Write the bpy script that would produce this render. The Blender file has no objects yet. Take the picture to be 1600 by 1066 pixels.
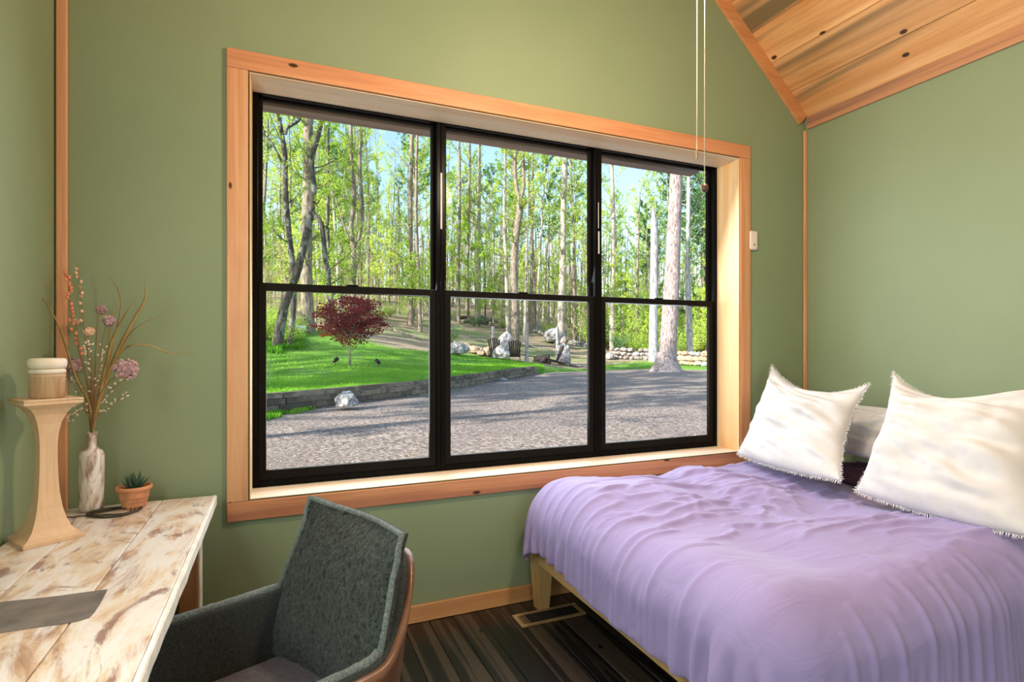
import bpy, bmesh, math, random
import numpy as np
from mathutils import Vector, Matrix, noise

SC = bpy.context.scene
COL = SC.collection
R = math.radians

# ------------------------------------------------------------------ camera
F = 860.0                      # focal length in pixels of the 1600 px frame
YAW = R(23.0)
EYE = Vector((0.0, -2.77, 1.40))
cam = bpy.data.cameras.new('camera')
cam_o = bpy.data.objects.new('camera', cam)
COL.objects.link(cam_o)
cam_o.location = EYE
cam_o.rotation_euler = (R(90.0), R(0.0), -YAW)
cam.lens = F / 1600 * 36
cam.shift_y = 9 / 1600
cam.clip_end = 400
SC.camera = cam_o

# ------------------------------------------------------------------ world, sun, fill, exposure
SC.view_settings.view_transform = 'Standard'
SC.view_settings.look = 'None'
SC.view_settings.gamma = 1
SC.view_settings.use_curve_mapping = False
SC.view_settings.exposure = 0.12
SUN_EL = R(31)
world = bpy.data.worlds.new('world')
SC.world = world
world.use_nodes = True
wn = world.node_tree.nodes
bg = wn['Background']
sky = wn.new('ShaderNodeTexSky')
sky.sky_type = 'NISHITA'
sky.sun_disc = False
sky.sun_elevation = SUN_EL
sky.sun_rotation = R(-104)
sky.air_density = 1.3
sky.dust_density = .8
sky.ozone_density = 2.5
world.node_tree.links.new(sky.outputs[0], bg.inputs[0])
bg.inputs[1].default_value = 0.33
sun = bpy.data.lights.new('sun', 'SUN')
sun.energy = 10.0
sun.color = (1.0, 0.94, 0.84)
sun.angle = R(0.6)
sun_o = bpy.data.objects.new('sun', sun)
COL.objects.link(sun_o)
sdir = Vector((0.955 * math.cos(SUN_EL), 0.27 * math.cos(SUN_EL), -math.sin(SUN_EL)))
sun_o.rotation_euler = sdir.to_track_quat('-Z', 'Y').to_euler()
def area(name, loc, target, sx, sy, energy, color):
    l = bpy.data.lights.new(name, 'AREA')
    l.shape = 'RECTANGLE'; l.size = sx; l.size_y = sy; l.energy = energy; l.color = color
    o = bpy.data.objects.new(name, l); COL.objects.link(o)
    o.location = loc
    o.rotation_euler = (Vector(target) - Vector(loc)).to_track_quat('-Z', 'Y').to_euler()
    return o
# fill lamps added at back and left walls; the third strengthens big-window daylight
area('back_wall_fill', (1.05, -4.55, 1.2), (1.3, 0, 1.2), 1.9, 1.9, 26, (1.0, 0.93, 0.84))
area('left_wall_fill', (-0.81, -2.05, 1.80), (3.4, -1.7, 1.70), 1.1, 1.1, 54, (0.94, 1.0, 0.95))
area('main_window_daylight', (1.33, 0.24, 1.70), (1.5, -2.5, 0.55), 2.7, 1.8, 62, (0.88, 0.94, 1.0))

# ------------------------------------------------------------------ helpers
def at(px, py, d):
    """a pixel of the photograph at depth d as a world point"""
    u = (px - 800) / F; v = (542 - py) / F
    return Vector((d * (math.sin(YAW) + u * math.cos(YAW)),
                   EYE.y + d * (math.cos(YAW) - u * math.sin(YAW)),
                   EYE.z + d * v))
def bearing(X, Y):
    y = Y - EYE.y
    d = X * math.sin(YAW) + y * math.cos(YAW)
    r = X * math.cos(YAW) - y * math.sin(YAW)
    return 800 + F * r / max(d, .5), d

class MB:
    def __init__(s):
        s.v = []; s.f = []; s.m = []
    def add(s, vs, fs, mi=0):
        n = len(s.v)
        s.v += [tuple(p) for p in vs]
        s.f += [tuple(i + n for i in f) for f in fs]
        s.m += [mi] * len(fs)
        return s
    def box(s, x0, x1, y0, y1, z0, z1, mi=0):
        return s.add([(x0,y0,z0),(x1,y0,z0),(x1,y1,z0),(x0,y1,z0),(x0,y0,z1),(x1,y0,z1),(x1,y1,z1),(x0,y1,z1)],
                     [(0,3,2,1),(4,5,6,7),(0,1,5,4),(1,2,6,5),(2,3,7,6),(3,0,4,7)], mi)
    def rbox(s, x0, x1, y0, y1, z0, z1, r=.004, seg=2, mi=0, M=None):
        bm = bmesh.new()
        bmesh.ops.create_cube(bm, size=1)
        for v in bm.verts:
            v.co = Vector((x0 + (v.co.x + .5) * (x1 - x0), y0 + (v.co.y + .5) * (y1 - y0), z0 + (v.co.z + .5) * (z1 - z0)))
        bmesh.ops.bevel(bm, geom=list(bm.edges), offset=r, segments=seg, profile=.5, affect='EDGES')
        bm.verts.ensure_lookup_table()
        vs = [(M @ v.co if M else v.co.copy()) for v in bm.verts]
        fs = [[v.index for v in f.verts] for f in bm.faces]
        bm.free()
        return s.add(vs, fs, mi)
    def tube(s, pts, rad, n=8, cap=True, mi=0):
        pts = [Vector(p) for p in pts]
        if not isinstance(rad, (list, tuple)): rad = [rad] * len(pts)
        vs = []; fs = []
        up = None
        for i, p in enumerate(pts):
            t = (pts[min(i+1, len(pts)-1)] - pts[max(i-1, 0)])
            if t.length < 1e-9: t = Vector((0,0,1))
            t.normalize()
            if up is None:
                up = Vector((1,0,0)) if abs(t.x) < .8 else Vector((0,1,0))
            a = (up - t * up.dot(t))
            if a.length < 1e-6: a = t.orthogonal()
            a.normalize(); up = a
            b = t.cross(a)
            for k in range(n):
                th = 2 * math.pi * k / n
                vs.append(p + (a * math.cos(th) + b * math.sin(th)) * rad[i])
        for i in range(len(pts)-1):
            for k in range(n):
                k2 = (k+1) % n
                fs.append((i*n+k, i*n+k2, (i+1)*n+k2, (i+1)*n+k))
        if cap:
            fs.append(tuple(range(n-1, -1, -1)))
            fs.append(tuple((len(pts)-1)*n + k for k in range(n)))
        return s.add(vs, fs, mi)
    def lathe(s, prof, c=(0,0,0), n=32, mi=0):
        c = Vector(c); vs = []; fs = []
        for r, z in prof:
            for k in range(n):
                th = 2*math.pi*k/n
                vs.append(c + Vector((r*math.cos(th), r*math.sin(th), z)))
        for i in range(len(prof)-1):
            for k in range(n):
                k2 = (k+1) % n
                fs.append((i*n+k, i*n+k2, (i+1)*n+k2, (i+1)*n+k))
        fs.append(tuple(range(n-1,-1,-1)))
        fs.append(tuple((len(prof)-1)*n+k for k in range(n)))
        return s.add(vs, fs, mi)
    def mesh(s, name, mats, smooth=False):
        me = bpy.data.meshes.new(name)
        me.from_pydata(s.v, [], s.f)
        if not isinstance(mats, (list, tuple)): mats = [mats]
        for m in mats: me.materials.append(m)
        if any(s.m): me.polygons.foreach_set('material_index', s.m)
        if smooth: me.polygons.foreach_set('use_smooth', [True]*len(s.f))
        me.update()
        return me
    def build(s, name, mats, parent=None, smooth=False):
        return link(name, s.mesh(name, mats, smooth), parent)

def link(name, me, parent=None):
    o = bpy.data.objects.new(name, me)
    COL.objects.link(o)
    if parent: o.parent = parent
    return o
def tag(o, label=None, cat=None, group=None, kind=None):
    if label: o['label'] = label
    if cat: o['category'] = cat
    if group: o['group'] = group
    if kind: o['kind'] = kind
    return o
def thing(name, label, cat, loc=(0,0,0), rz=0, group=None):
    o = bpy.data.objects.new(name, None)
    o.empty_display_size = .1
    COL.objects.link(o); o.location = loc; o.rotation_euler = (0,0,rz)
    return tag(o, label, cat, group)
def struct(o, label=None):
    o['kind'] = 'structure'
    if label: o['label'] = label
    return o
def dup(root, loc, rz=0, scale=None, label=None, group=None):
    r = root.copy(); COL.objects.link(r); r.location = loc; r.rotation_euler = (0,0,rz)
    if scale is not None: r.scale = (scale,)*3 if not isinstance(scale, tuple) else scale
    if label: r['label'] = label
    if group: r['group'] = group
    for ch in list(root.children):
        c = ch.copy(); COL.objects.link(c); c.parent = r
        for g in list(ch.children):
            e = g.copy(); COL.objects.link(e); e.parent = c
    return r
def smooth_mod(o, lv=1):
    m = o.modifiers.new('subdivision', 'SUBSURF'); m.levels = lv; m.render_levels = lv
    return o

# ------------------------------------------------------------------ materials
def newmat(name):
    m = bpy.data.materials.new(name); m.use_nodes = True
    nt = m.node_tree
    b = nt.nodes['Principled BSDF']
    return m, nt, b
def N(nt, t, **kw):
    n = nt.nodes.new(t)
    for k, v in kw.items():
        if k.startswith('i_'):
            key = k[2:]
            key = int(key) if key.isdigit() else key.replace('_', ' ')
            n.inputs[key].default_value = v
        else: setattr(n, k, v)
    return n
def ramp(nt, fac, stops, interp='LINEAR'):
    r = nt.nodes.new('ShaderNodeValToRGB'); r.color_ramp.interpolation = interp
    el = r.color_ramp.elements
    while len(el) < len(stops): el.new(.5)
    for e, (p, c) in zip(el, stops):
        e.position = p; e.color = (*c, 1) if len(c) == 3 else c
    nt.links.new(fac, r.inputs[0])
    return r.outputs[0]
def mix(nt, fac, a, b, blend='MIX'):
    m = nt.nodes.new('ShaderNodeMix'); m.data_type = 'RGBA'; m.blend_type = blend
    for sock, val in ((m.inputs[0], fac), (m.inputs[6], a), (m.inputs[7], b)):
        if hasattr(val, 'is_output'): nt.links.new(val, sock)
        elif isinstance(val, (int, float)): sock.default_value = val
        else: sock.default_value = (*val, 1)
    return m.outputs[2]
def coords(nt, scale=(1,1,1), rnd=True, kind='Object'):
    tc = nt.nodes.new('ShaderNodeTexCoord')
    out = tc.outputs[kind]
    if rnd:
        oi = nt.nodes.new('ShaderNodeObjectInfo')
        mul = N(nt, 'ShaderNodeVectorMath', operation='SCALE'); mul.inputs[0].default_value = (13.7, 7.3, 9.1)
        nt.links.new(oi.outputs['Random'], mul.inputs['Scale'])
        ad = N(nt, 'ShaderNodeVectorMath', operation='ADD')
        nt.links.new(out, ad.inputs[0]); nt.links.new(mul.outputs[0], ad.inputs[1]); out = ad.outputs[0]
    mp = nt.nodes.new('ShaderNodeMapping'); mp.inputs['Scale'].default_value = scale
    nt.links.new(out, mp.inputs[0])
    return mp.outputs[0]
def tex_noise(nt, vec, scale=1, detail=4, rough=.55, dist=0):
    n = N(nt, 'ShaderNodeTexNoise'); n.inputs['Scale'].default_value = scale; n.inputs['Detail'].default_value = detail
    n.inputs['Roughness'].default_value = rough; n.inputs['Distortion'].default_value = dist
    if vec is not None: nt.links.new(vec, n.inputs['Vector'])
    return n.outputs[0]
def bump(nt, b, h, strength=.2, dist=.01):
    n = N(nt, 'ShaderNodeBump'); n.inputs['Strength'].default_value = strength; n.inputs['Distance'].default_value = dist
    nt.links.new(h, n.inputs['Height']); nt.links.new(n.outputs[0], b.inputs['Normal'])
def plain(name, c, rough=.5, metal=0, var=0, vscale=20, bmp=0, bscale=200, coat=0):
    m, nt, b = newmat(name)
    b.inputs['Base Color'].default_value = (*c, 1); b.inputs['Roughness'].default_value = rough
    b.inputs['Metallic'].default_value = metal
    if coat: b.inputs['Coat Weight'].default_value = coat
    v = coords(nt)
    if var:
        n = tex_noise(nt, v, vscale, 5)
        col = ramp(nt, n, [(.3, tuple(x*(1-var) for x in c)), (.7, tuple(min(1, x*(1+var)) for x in c))])
        nt.links.new(col, b.inputs['Base Color'])
    if bmp: bump(nt, b, tex_noise(nt, v, bscale, 3), bmp, .005)
    return m
def wood(name, c0, c1, axis='Y', across=14, along=.9, knots=.0, streak=None, samt=.5, rough=.45, bmp=.15, knotc=(.05,.015,.005), tone=0, kscale=3.0, face='XZ'):
    m, nt, b = newmat(name)
    def sc(a, l):
        return tuple(l if ax == axis else a for ax in 'XYZ')
    v = coords(nt, sc(across, along))
    g = tex_noise(nt, v, 1, 5, .6, 1.4)
    col = ramp(nt, g, [(.28, c0), (.5, tuple((a+b_)/2 for a, b_ in zip(c0, c1))), (.72, c1)])
    vf = coords(nt, sc(across*9, along*3))
    fine = tex_noise(nt, vf, 1, 3, .6, .2)
    col = mix(nt, .35, col, ramp(nt, fine, [(.3, (.62,.55,.5)), (.6, (1,1,1))]), 'MULTIPLY')
    if streak:
        vs = coords(nt, sc(across*.42, along*.33))
        s = tex_noise(nt, vs, 1, 3, .5, 1.0)
        f = ramp(nt, s, [(.50, (0,0,0)), (.57, (samt,)*3)])
        col = mix(nt, f, col, streak)
    if tone:
        oi = nt.nodes.new('ShaderNodeObjectInfo')
        col = mix(nt, 1.0, col, ramp(nt, oi.outputs['Random'], [(0, (1-tone,)*3), (1, (1+tone*.2,)*3)]), 'MULTIPLY')
    if knots:
        vk = coords(nt, sc(kscale, kscale*.45))
        vo = N(nt, 'ShaderNodeTexVoronoi'); vo.voronoi_dimensions = '2D'; vo.inputs['Scale'].default_value = 1
        sp_ = N(nt, 'ShaderNodeSeparateXYZ'); cb_ = N(nt, 'ShaderNodeCombineXYZ'); nt.links.new(vk, sp_.inputs[0])
        nt.links.new(sp_.outputs['XYZ'.index(face[0])], cb_.inputs[0]); nt.links.new(sp_.outputs['XYZ'.index(face[1])], cb_.inputs[1])
        nt.links.new(cb_.outputs[0], vo.inputs['Vector'])
        f = ramp(nt, vo.outputs['Distance'], [(knots*.6, (1,1,1)), (knots, (0,0,0))])
        col = mix(nt, f, col, knotc)
    nt.links.new(col, b.inputs['Base Color'])
    b.inputs['Roughness'].default_value = rough
    if bmp: bump(nt, b, fine, bmp, .002)
    return m

M = {}
# painted wall
m, nt, b = newmat('wall_paint')
v = coords(nt, rnd=False)
nt.links.new(ramp(nt, tex_noise(nt, v, 1.2, 3), [(.3, (.224,.288,.163)), (.7, (.248,.315,.182))]), b.inputs['Base Color'])
b.inputs['Roughness'].default_value = .62
bump(nt, b, tex_noise(nt, v, 180, 2), .06, .002)
M['paint'] = m
M['ceil'] = wood('ceiling_plank_pine', (.62,.27,.08), (.90,.54,.25), 'Y', 7, .5, .040, (.17,.125,.06), .92, .5, .1, tone=.2, kscale=3.4, face='XY')
M['ceil_trim'] = wood('ceiling_trim_wood', (.52,.20,.07), (.68,.31,.12), 'Y', 12, .8, 0, (.3,.12,.06), .4)
M['rake_trim'] = wood('rake_trim_wood', (.55,.22,.08), (.70,.33,.13), 'X', 10, .9, 0)
M['dark_trim'] = wood('stained_trim_wood', (.26,.13,.08), (.42,.23,.14), 'Y', 14, .8, .04, (.62,.30,.14), .6)
M['casing_h'] = wood('casing_wood_horizontal', (.55,.22,.10), (.72,.35,.17), 'X', 13, .8, .035, (.35,.13,.07), .7)
M['casing_v'] = wood('casing_wood_vertical', (.58,.25,.11), (.76,.40,.20), 'Z', 13, .8, .025, (.68,.40,.2), .5)
M['jamb_h'] = wood('jamb_pine_horizontal_lit', (.80,.66,.48), (.92,.82,.66), 'X', 10, .7, .03, (.80,.46,.22), .5)  # paler than the upright jambs: bounced outdoor light put into the colour
M['jamb_v'] = wood('jamb_pine_vertical', (.76,.52,.26), (.90,.70,.42), 'Z', 10, .7, .02, (.84,.42,.14), .6)
M['base'] = wood('baseboard_pine', (.62,.30,.10), (.80,.46,.20), 'X', 10, .7, .045, (.5,.22,.08), .6)
M['floor'] = wood('black_stained_floor', (.004,.004,.004), (.012,.010,.009), 'Y', 26, 1.0, .03, (.075,.055,.038), .55, .24, .6, (.001,.001,.001), face='XY')
M['bed_wood'] = wood('bed_pine', (.52,.32,.12), (.70,.47,.21), 'Z', 10, 1.2, .0)
M['bed_rail'] = wood('bed_rail_pine', (.52,.32,.12), (.70,.47,.21), 'Y', 10, 1.2, .0)
M['desk_leg'] = wood('desk_leg_wood', (.28,.13,.05), (.42,.22,.09), 'Z', 10, 1.2, 0)
M['black'] = plain('black_window_paint', (.0045,.0040,.0035), .28, 0, .2, 40)
M['black2'] = plain('black_sash_paint', (.010,.0085,.007), .38, 0, .2, 60)
# window glass: clear, with a faint reflection
m, nt, b = newmat('window_glass')
nt.nodes.remove(b)
tr = N(nt, 'ShaderNodeBsdfTransparent'); tr.inputs[0].default_value = (.97,.98,.97,1)
gl = N(nt, 'ShaderNodeBsdfGlossy'); gl.inputs['Roughness'].default_value = .0
fr = N(nt, 'ShaderNodeFresnel'); fr.inputs[0].default_value = 1.10
ms = N(nt, 'ShaderNodeMixShader')
nt.links.new(fr.outputs[0], ms.inputs[0]); nt.links.new(tr.outputs[0], ms.inputs[1]); nt.links.new(gl.outputs[0], ms.inputs[2])
nt.links.new(ms.outputs[0], nt.nodes['Material Output'].inputs[0])
M['glass'] = m
for k_ in ('black', 'black2'): M[k_].node_tree.nodes['Principled BSDF'].inputs['Specular IOR Level'].default_value = .05
M['eave'] = wood('weathered_eave_board', (.26,.19,.165), (.42,.32,.27), 'X', 16, .7, .04, (.45,.33,.26), .6)
# distressed painted desk top
m, nt, b = newmat('distressed_desk_paint')
v = coords(nt, (2.0, 0.8, 2.0))
basec = ramp(nt, tex_noise(nt, v, 2.2, 6, .65, 2.2), [(.30, (.20,.085,.055)), (.42, (.47,.30,.20)), (.50, (.66,.49,.34)), (.60, (.72,.63,.53)), (.74, (.78,.74,.70))])
v2 = coords(nt, (6, 1.6, 6))
p = tex_noise(nt, v2, 1.6, 6, .7, 1.6)
col = mix(nt, ramp(nt, p, [(.44, (0,0,0)), (.56, (.85,.85,.85))]), basec, (.76,.72,.69))
v3 = coords(nt, (1.8, .7, 1.8))
st = tex_noise(nt, v3, 2.4, 7, .68, 2.8)
col = mix(nt, ramp(nt, st, [(.555, (0,0,0)), (.63, (.85,.85,.85))]), col, (.25,.12,.10))
nt.links.new(col, b.inputs['Base Color']); b.inputs['Roughness'].default_value = .42
bump(nt, b, p, .25, .002)
M['desk'] = m
M['desk_edge'] = plain('white_desk_edge_paint', (.80,.76,.68), .5, 0, .18, 14, .3, 60)
M['patch'] = plain('grey_brown_patch', (.17,.145,.13), .45, 0, .35, 12)
# duvet
m, nt, b = newmat('lilac_duvet_cotton')
v = coords(nt, rnd=False)
nt.links.new(ramp(nt, tex_noise(nt, v, 3, 3), [(.3, (.29,.235,.45)), (.7, (.325,.265,.50))]), b.inputs['Base Color'])
b.inputs['Roughness'].default_value = .8; b.inputs['Sheen Weight'].default_value = .2; b.inputs['Sheen Roughness'].default_value = .4
v9 = coords(nt, (5, 15, 9), rnd=False)
bump(nt, b, tex_noise(nt, v9, .8, 3, .45, .9), .28, .03)
M['duvet'] = m
m, nt, b = newmat('white_linen')
v = coords(nt)
nt.links.new(ramp(nt, tex_noise(nt, v, 9, 3), [(.3, (.56,.54,.53)), (.7, (.64,.62,.60))]), b.inputs['Base Color'])
b.inputs['Roughness'].default_value = .85; b.inputs['Sheen Weight'].default_value = .2
bump(nt, b, tex_noise(nt, v, 60, 4, .6, .6), .12, .004)
M['linen'] = m
M['plum'] = plain('dark_plum_cotton', (.085,.035,.07), .8, 0, .15)
M['mattress'] = plain('dark_mattress_cover', (.03,.025,.04), .8, 0, .15)
# boucle
def boucle(name, c0, c1, s=95):
    m, nt, b = newmat(name)
    v = coords(nt)
    h = tex_noise(nt, v, s, 4, .65, 1.8)
    nt.links.new(ramp(nt, h, [(.42, c0), (.68, c1)]), b.inputs['Base Color'])
    b.inputs['Roughness'].default_value = .95; b.inputs['Sheen Weight'].default_value = .12; b.inputs['Sheen Roughness'].default_value = .5
    bump(nt, b, h, .9, .012)
    return m
M['boucle'] = boucle('green_boucle', (.003,.006,.004), (.060,.088,.070), 60)
M['boucle_dark'] = boucle('green_boucle_lining', (.008,.012,.010), (.030,.042,.034), 100)
M['boucle_trim'] = boucle('pale_boucle_piping', (.10,.13,.12), (.34,.42,.40), 140)
M['seat'] = boucle('mauve_seat_boucle', (.10,.09,.11), (.24,.22,.26), 120)
M['leather'] = plain('brown_leather', (.15,.072,.04), .30, 0, .25, 8, .12, 220)
M['black_metal'] = plain('black_metal', (.01,.01,.01), .4, .6)
M['pale_wood'] = wood('pale_pedestal_wood', (.62,.42,.26), (.80,.62,.44), 'Z', 12, 1.5, 0, (.72,.46,.26), .5, .5, .1)
M['jar_wood'] = wood('candle_pot_wood', (.42,.24,.10), (.74,.56,.38), 'Z', 18, 4, 0)
M['wax'] = plain('cream_wax', (.78,.70,.58), .5, 0, .08, 20)
m, nt, b = newmat('streaked_vase_glaze')
v = coords(nt, (26, 26, 7))
nt.links.new(ramp(nt, tex_noise(nt, v, 1, 5, .6, 1.5), [(.33, (.34,.24,.19)), (.44, (.60,.52,.47)), (.54, (.80,.77,.75))]), b.inputs['Base Color'])
b.inputs['Roughness'].default_value = .15
bump(nt, b, tex_noise(nt, v, .8, 3), .3, .004)
M['vase'] = m
M['terracotta'] = plain('terracotta', (.56,.25,.12), .75, 0, .25, 24, .2, 90)
M['soil'] = plain('dark_soil', (.03,.02,.012), .95)
M['succulent'] = plain('succulent_green', (.035,.085,.045), .45, 0, .3, 40)
M['coil'] = plain('dark_wire', (.05,.045,.03), .5, .3)
M['dry_stem'] = plain('dry_stem_brown', (.28,.16,.07), .8, 0, .2)
M['dry_grass'] = plain('dry_grass_olive', (.40,.26,.09), .7, 0, .3, 12)
M['orange_bud'] = plain('orange_bud', (.80,.27,.13), .6, 0, .2)
M['pale_bud'] = plain('pale_bud', (.74,.64,.54), .6, 0, .15)
M['mauve_head'] = plain('mauve_flower', (.42,.26,.27), .85, 0, .4, 50, .6, 90)
M['peach_head'] = plain('peach_flower', (.78,.48,.34), .85, 0, .25, 50, .5, 90)
M['plastic'] = plain('cream_plastic', (.80,.72,.66), .4)
M['brass'] = plain('brass_register', (.42,.27,.12), .45, .35, .2)
M['slot'] = plain('vent_dark', (.012,.010,.008), .6)
M['chain'] = plain('brass_chain', (.62,.58,.42), .35, .7)
M['fob'] = plain('dark_wood_fob', (.10,.04,.025), .4)
M['white_strip'] = plain('white_strip', (.62,.60,.58), .5)
m, nt, b = newmat('lamp_globe')
b.inputs['Base Color'].default_value = (.9,.85,.75,1)
b.inputs['Emission Color'].default_value = (1,.78,.5,1); b.inputs['Emission Strength'].default_value = 4
M['globe'] = m
# ---- outside
def ground_mat(name, stops, scale, bscale, bstr, big=None, tex='noise'):
    m, nt, b = newmat(name)
    v = coords(nt, rnd=False)
    n = tex_noise(nt, v, scale, 7, .72)
    col = ramp(nt, n, stops)
    if big:
        n2 = tex_noise(nt, v, big[0], 4, .6)
        col = mix(nt, ramp(nt, n2, [(big[1], (0,0,0)), (big[2], (1,1,1))]), col, ramp(nt, n, big[3]))
    nt.links.new(col, b.inputs['Base Color']); b.inputs['Roughness'].default_value = .95
    bump(nt, b, tex_noise(nt, v, bscale, 5, .7), bstr, .05)
    return m
M['gravel'] = ground_mat('gravel', [(.40, (.10,.075,.068)), (.5, (.28,.22,.19)), (.60, (.60,.48,.41))], 16, 26, 1.0,
                         (.35, .45, .62, [(.36, (.11,.085,.08)), (.5, (.25,.19,.17)), (.64, (.44,.36,.32))]))
m, nt, b = newmat('lawn_and_leaf_litter')
v = coords(nt, rnd=False)
at_ = N(nt, 'ShaderNodeAttribute', attribute_name='grass')
nz = tex_noise(nt, v, 9, 6, .7)
litter = ramp(nt, nz, [(.32, (.13,.085,.055)), (.5, (.34,.245,.165)), (.66, (.56,.43,.30))])
moss = ramp(nt, nz, [(.35, (.15,.19,.05)), (.65, (.36,.40,.15))])
litter = mix(nt, ramp(nt, tex_noise(nt, v, .35, 4), [(.46, (0,0,0)), (.60, (.8,.8,.8))]), litter, moss)
green = ramp(nt, nz, [(.32, (.05,.14,.012)), (.55, (.13,.29,.03)), (.72, (.36,.42,.12))])
sep = N(nt, 'ShaderNodeMath', operation='ADD'); nt.links.new(at_.outputs['Fac'], sep.inputs[0])
jit = N(nt, 'ShaderNodeMath', operation='MULTIPLY_ADD', i_1=.5, i_2=-.25); nt.links.new(tex_noise(nt, v, 1.3, 4), jit.inputs[0]); nt.links.new(jit.outputs[0], sep.inputs[1])
col = mix(nt, ramp(nt, sep.outputs[0], [(.42, (0,0,0)), (.58, (1,1,1))]), litter, green)
nt.links.new(col, b.inputs['Base Color']); b.inputs['Roughness'].default_value = .95
bump(nt, b, tex_noise(nt, v, 14, 5, .7), .8, .06)
M['land'] = m
def leafmat(name, c0, c1, trans=.45):
    m, nt, b = newmat(name)
    oi = nt.nodes.new('ShaderNodeObjectInfo')
    tc = coords(nt)
    n = tex_noise(nt, tc, 1.1, 2)
    ad = N(nt, 'ShaderNodeMath', operation='MULTIPLY_ADD', i_1=.5, i_2=0.0)
    nt.links.new(oi.outputs['Random'], ad.inputs[0])
    a2 = N(nt, 'ShaderNodeMath', operation='MULTIPLY_ADD', i_1=.7); nt.links.new(n, a2.inputs[0]); nt.links.new(ad.outputs[0], a2.inputs[2])
    col = ramp(nt, a2.outputs[0], [(.25, c0), (.85, c1)])
    d = N(nt, 'ShaderNodeBsdfDiffuse'); t = N(nt, 'ShaderNodeBsdfTranslucent'); ms = N(nt, 'ShaderNodeMixShader'); ms.inputs[0].default_value = trans
    nt.links.new(col, d.inputs[0]); nt.links.new(col, t.inputs[0]); nt.links.new(d.outputs[0], ms.inputs[1]); nt.links.new(t.outputs[0], ms.inputs[2])
    nt.links.new(ms.outputs[0], nt.nodes['Material Output'].inputs[0]); nt.nodes.remove(b)
    return m
M['leaf'] = leafmat('spring_leaves', (.26,.46,.05), (.72,.84,.18))
M['leaf2'] = leafmat('sage_spring_leaves', (.32,.42,.16), (.66,.72,.34))
M['pine_leaf'] = leafmat('pine_needles', (.05,.16,.05), (.20,.36,.13), .25)
M['tan_leaf'] = leafmat('tan_catkins', (.42,.33,.18), (.62,.52,.30))
M['maple'] = leafmat('maroon_maple_leaves', (.10,.018,.02), (.30,.045,.05), .35)
M['grass'] = leafmat('grass_blades', (.09,.30,.02), (.30,.56,.06), .4)
def bark(name, c0, c1, s=1.0, patch=None):
    m, nt, b = newmat(name)
    v = coords(nt, (7*s, 7*s, 1.6*s))
    n = tex_noise(nt, v, 1.5, 6, .65, .6)
    col = ramp(nt, n, [(.36, c0), (.58, c1)])
    if patch:
        v2 = coords(nt, (2, 2, 1.6))
        col = mix(nt, ramp(nt, tex_noise(nt, v2, 1.2, 4), [(.52, (0,0,0)), (.6, (.8,.8,.8))]), col, patch)
    nt.links.new(col, b.inputs['Base Color']); b.inputs['Roughness'].default_value = .95
    bump(nt, b, n, .9, .05)
    return m
M['bark'] = bark('grey_brown_bark', (.09,.07,.055), (.36,.29,.23))
M['bark_pale'] = bark('pale_bark', (.22,.18,.15), (.56,.49,.41))
M['bark_dark'] = bark('dark_lichened_bark', (.035,.03,.026), (.13,.11,.09), 1, (.30,.30,.27))
M['bark_pine'] = bark('pink_grey_pine_bark', (.13,.09,.09), (.50,.41,.39), 1.4)
M['bark_blue'] = bark('blue_grey_snag_wood', (.17,.17,.20), (.46,.45,.48), .7)
M['rock'] = ground_mat('pale_rock', [(.38, (.12,.105,.10)), (.5, (.36,.34,.33)), (.64, (.66,.65,.65))], 3, 6, .8)
M['rock_tan'] = ground_mat('tan_rock', [(.35, (.26,.13,.07)), (.5, (.52,.35,.22)), (.66, (.72,.60,.46))], 3, 6, .8)
M['rock_brown'] = ground_mat('brown_grey_rock', [(.35, (.11,.085,.075)), (.5, (.32,.26,.24)), (.66, (.60,.52,.48))], 3, 6, .8)
M['timber'] = wood('weathered_timber', (.15,.12,.085), (.34,.28,.20), 'X', 6, .6, 0, (.05,.04,.03), .6, .9, .4, tone=.45)
M['timber_top'] = M['timber']
M['post'] = plain('grey_post_wood', (.40,.34,.33), .9, 0, .3, 10)
M['adir'] = plain('dark_brown_paint', (.045,.03,.025), .7, 0, .2)
M['lamp_black'] = plain('black_lamp_metal', (.012,.012,.012), .4, .4)
M['white'] = plain('white_paint', (.85,.85,.85), .6)

# ================================================================== ROOM
XL, XR, YB, YW = -0.83, 3.43, -4.60, 0.0
RIDGE = (XL + XR) / 2
SL = 0.90
def ceil_z(x): return 3.01 + min(XR - x, x - XL) * SL
WX0, WX1, WZ0, WZ1, REV = -0.120, 2.800, 0.708, 2.644, 0.18   # window opening, reveal depth

def prism_xz(mb, poly, y0, y1):
    n = len(poly)
    mb.add([(x, y0, z) for x, z in poly] + [(x, y1, z) for x, z in poly],
           [tuple(range(n)), tuple(range(2*n-1, n-1, -1))] + [(i, i+n, (i+1) % n + n, (i+1) % n) for i in range(n)])
mb = MB()
TH = .26
A, B_ = XL - .14, XR + .14
def cz(x): return 3.01 + min(XR - x, x - XL) * SL
prism_xz(mb, [(A, -.02), (WX0, -.02), (WX0, cz(WX0)), (A, cz(A))], 0, TH)
prism_xz(mb, [(WX1, -.02), (B_, -.02), (B_, cz(B_)), (WX1, cz(WX1))], 0, TH)
prism_xz(mb, [(WX0, -.02), (WX1, -.02), (WX1, WZ0), (WX0, WZ0)], 0, TH)
prism_xz(mb, [(WX0, WZ1), (WX1, WZ1), (WX1, cz(WX1)), (RIDGE, cz(RIDGE)), (WX0, cz(WX0))], 0, TH)
struct(mb.build('wall_window', M['paint']))
struct(MB().box(XL-.14, XL, YB, 0, -.02, 3.01).build('wall_left', M['paint']))
struct(MB().box(XR, XR+.14, YB, 0, -.02, 3.01).build('wall_right', M['paint']))
mb = MB()   # back wall, behind the camera; its unseen door is added for the fill
prism_xz(mb, [(A, -.02), (0.0, -.02), (0.0, cz(0.0)), (A, cz(A))], YB-.14, YB)
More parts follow.
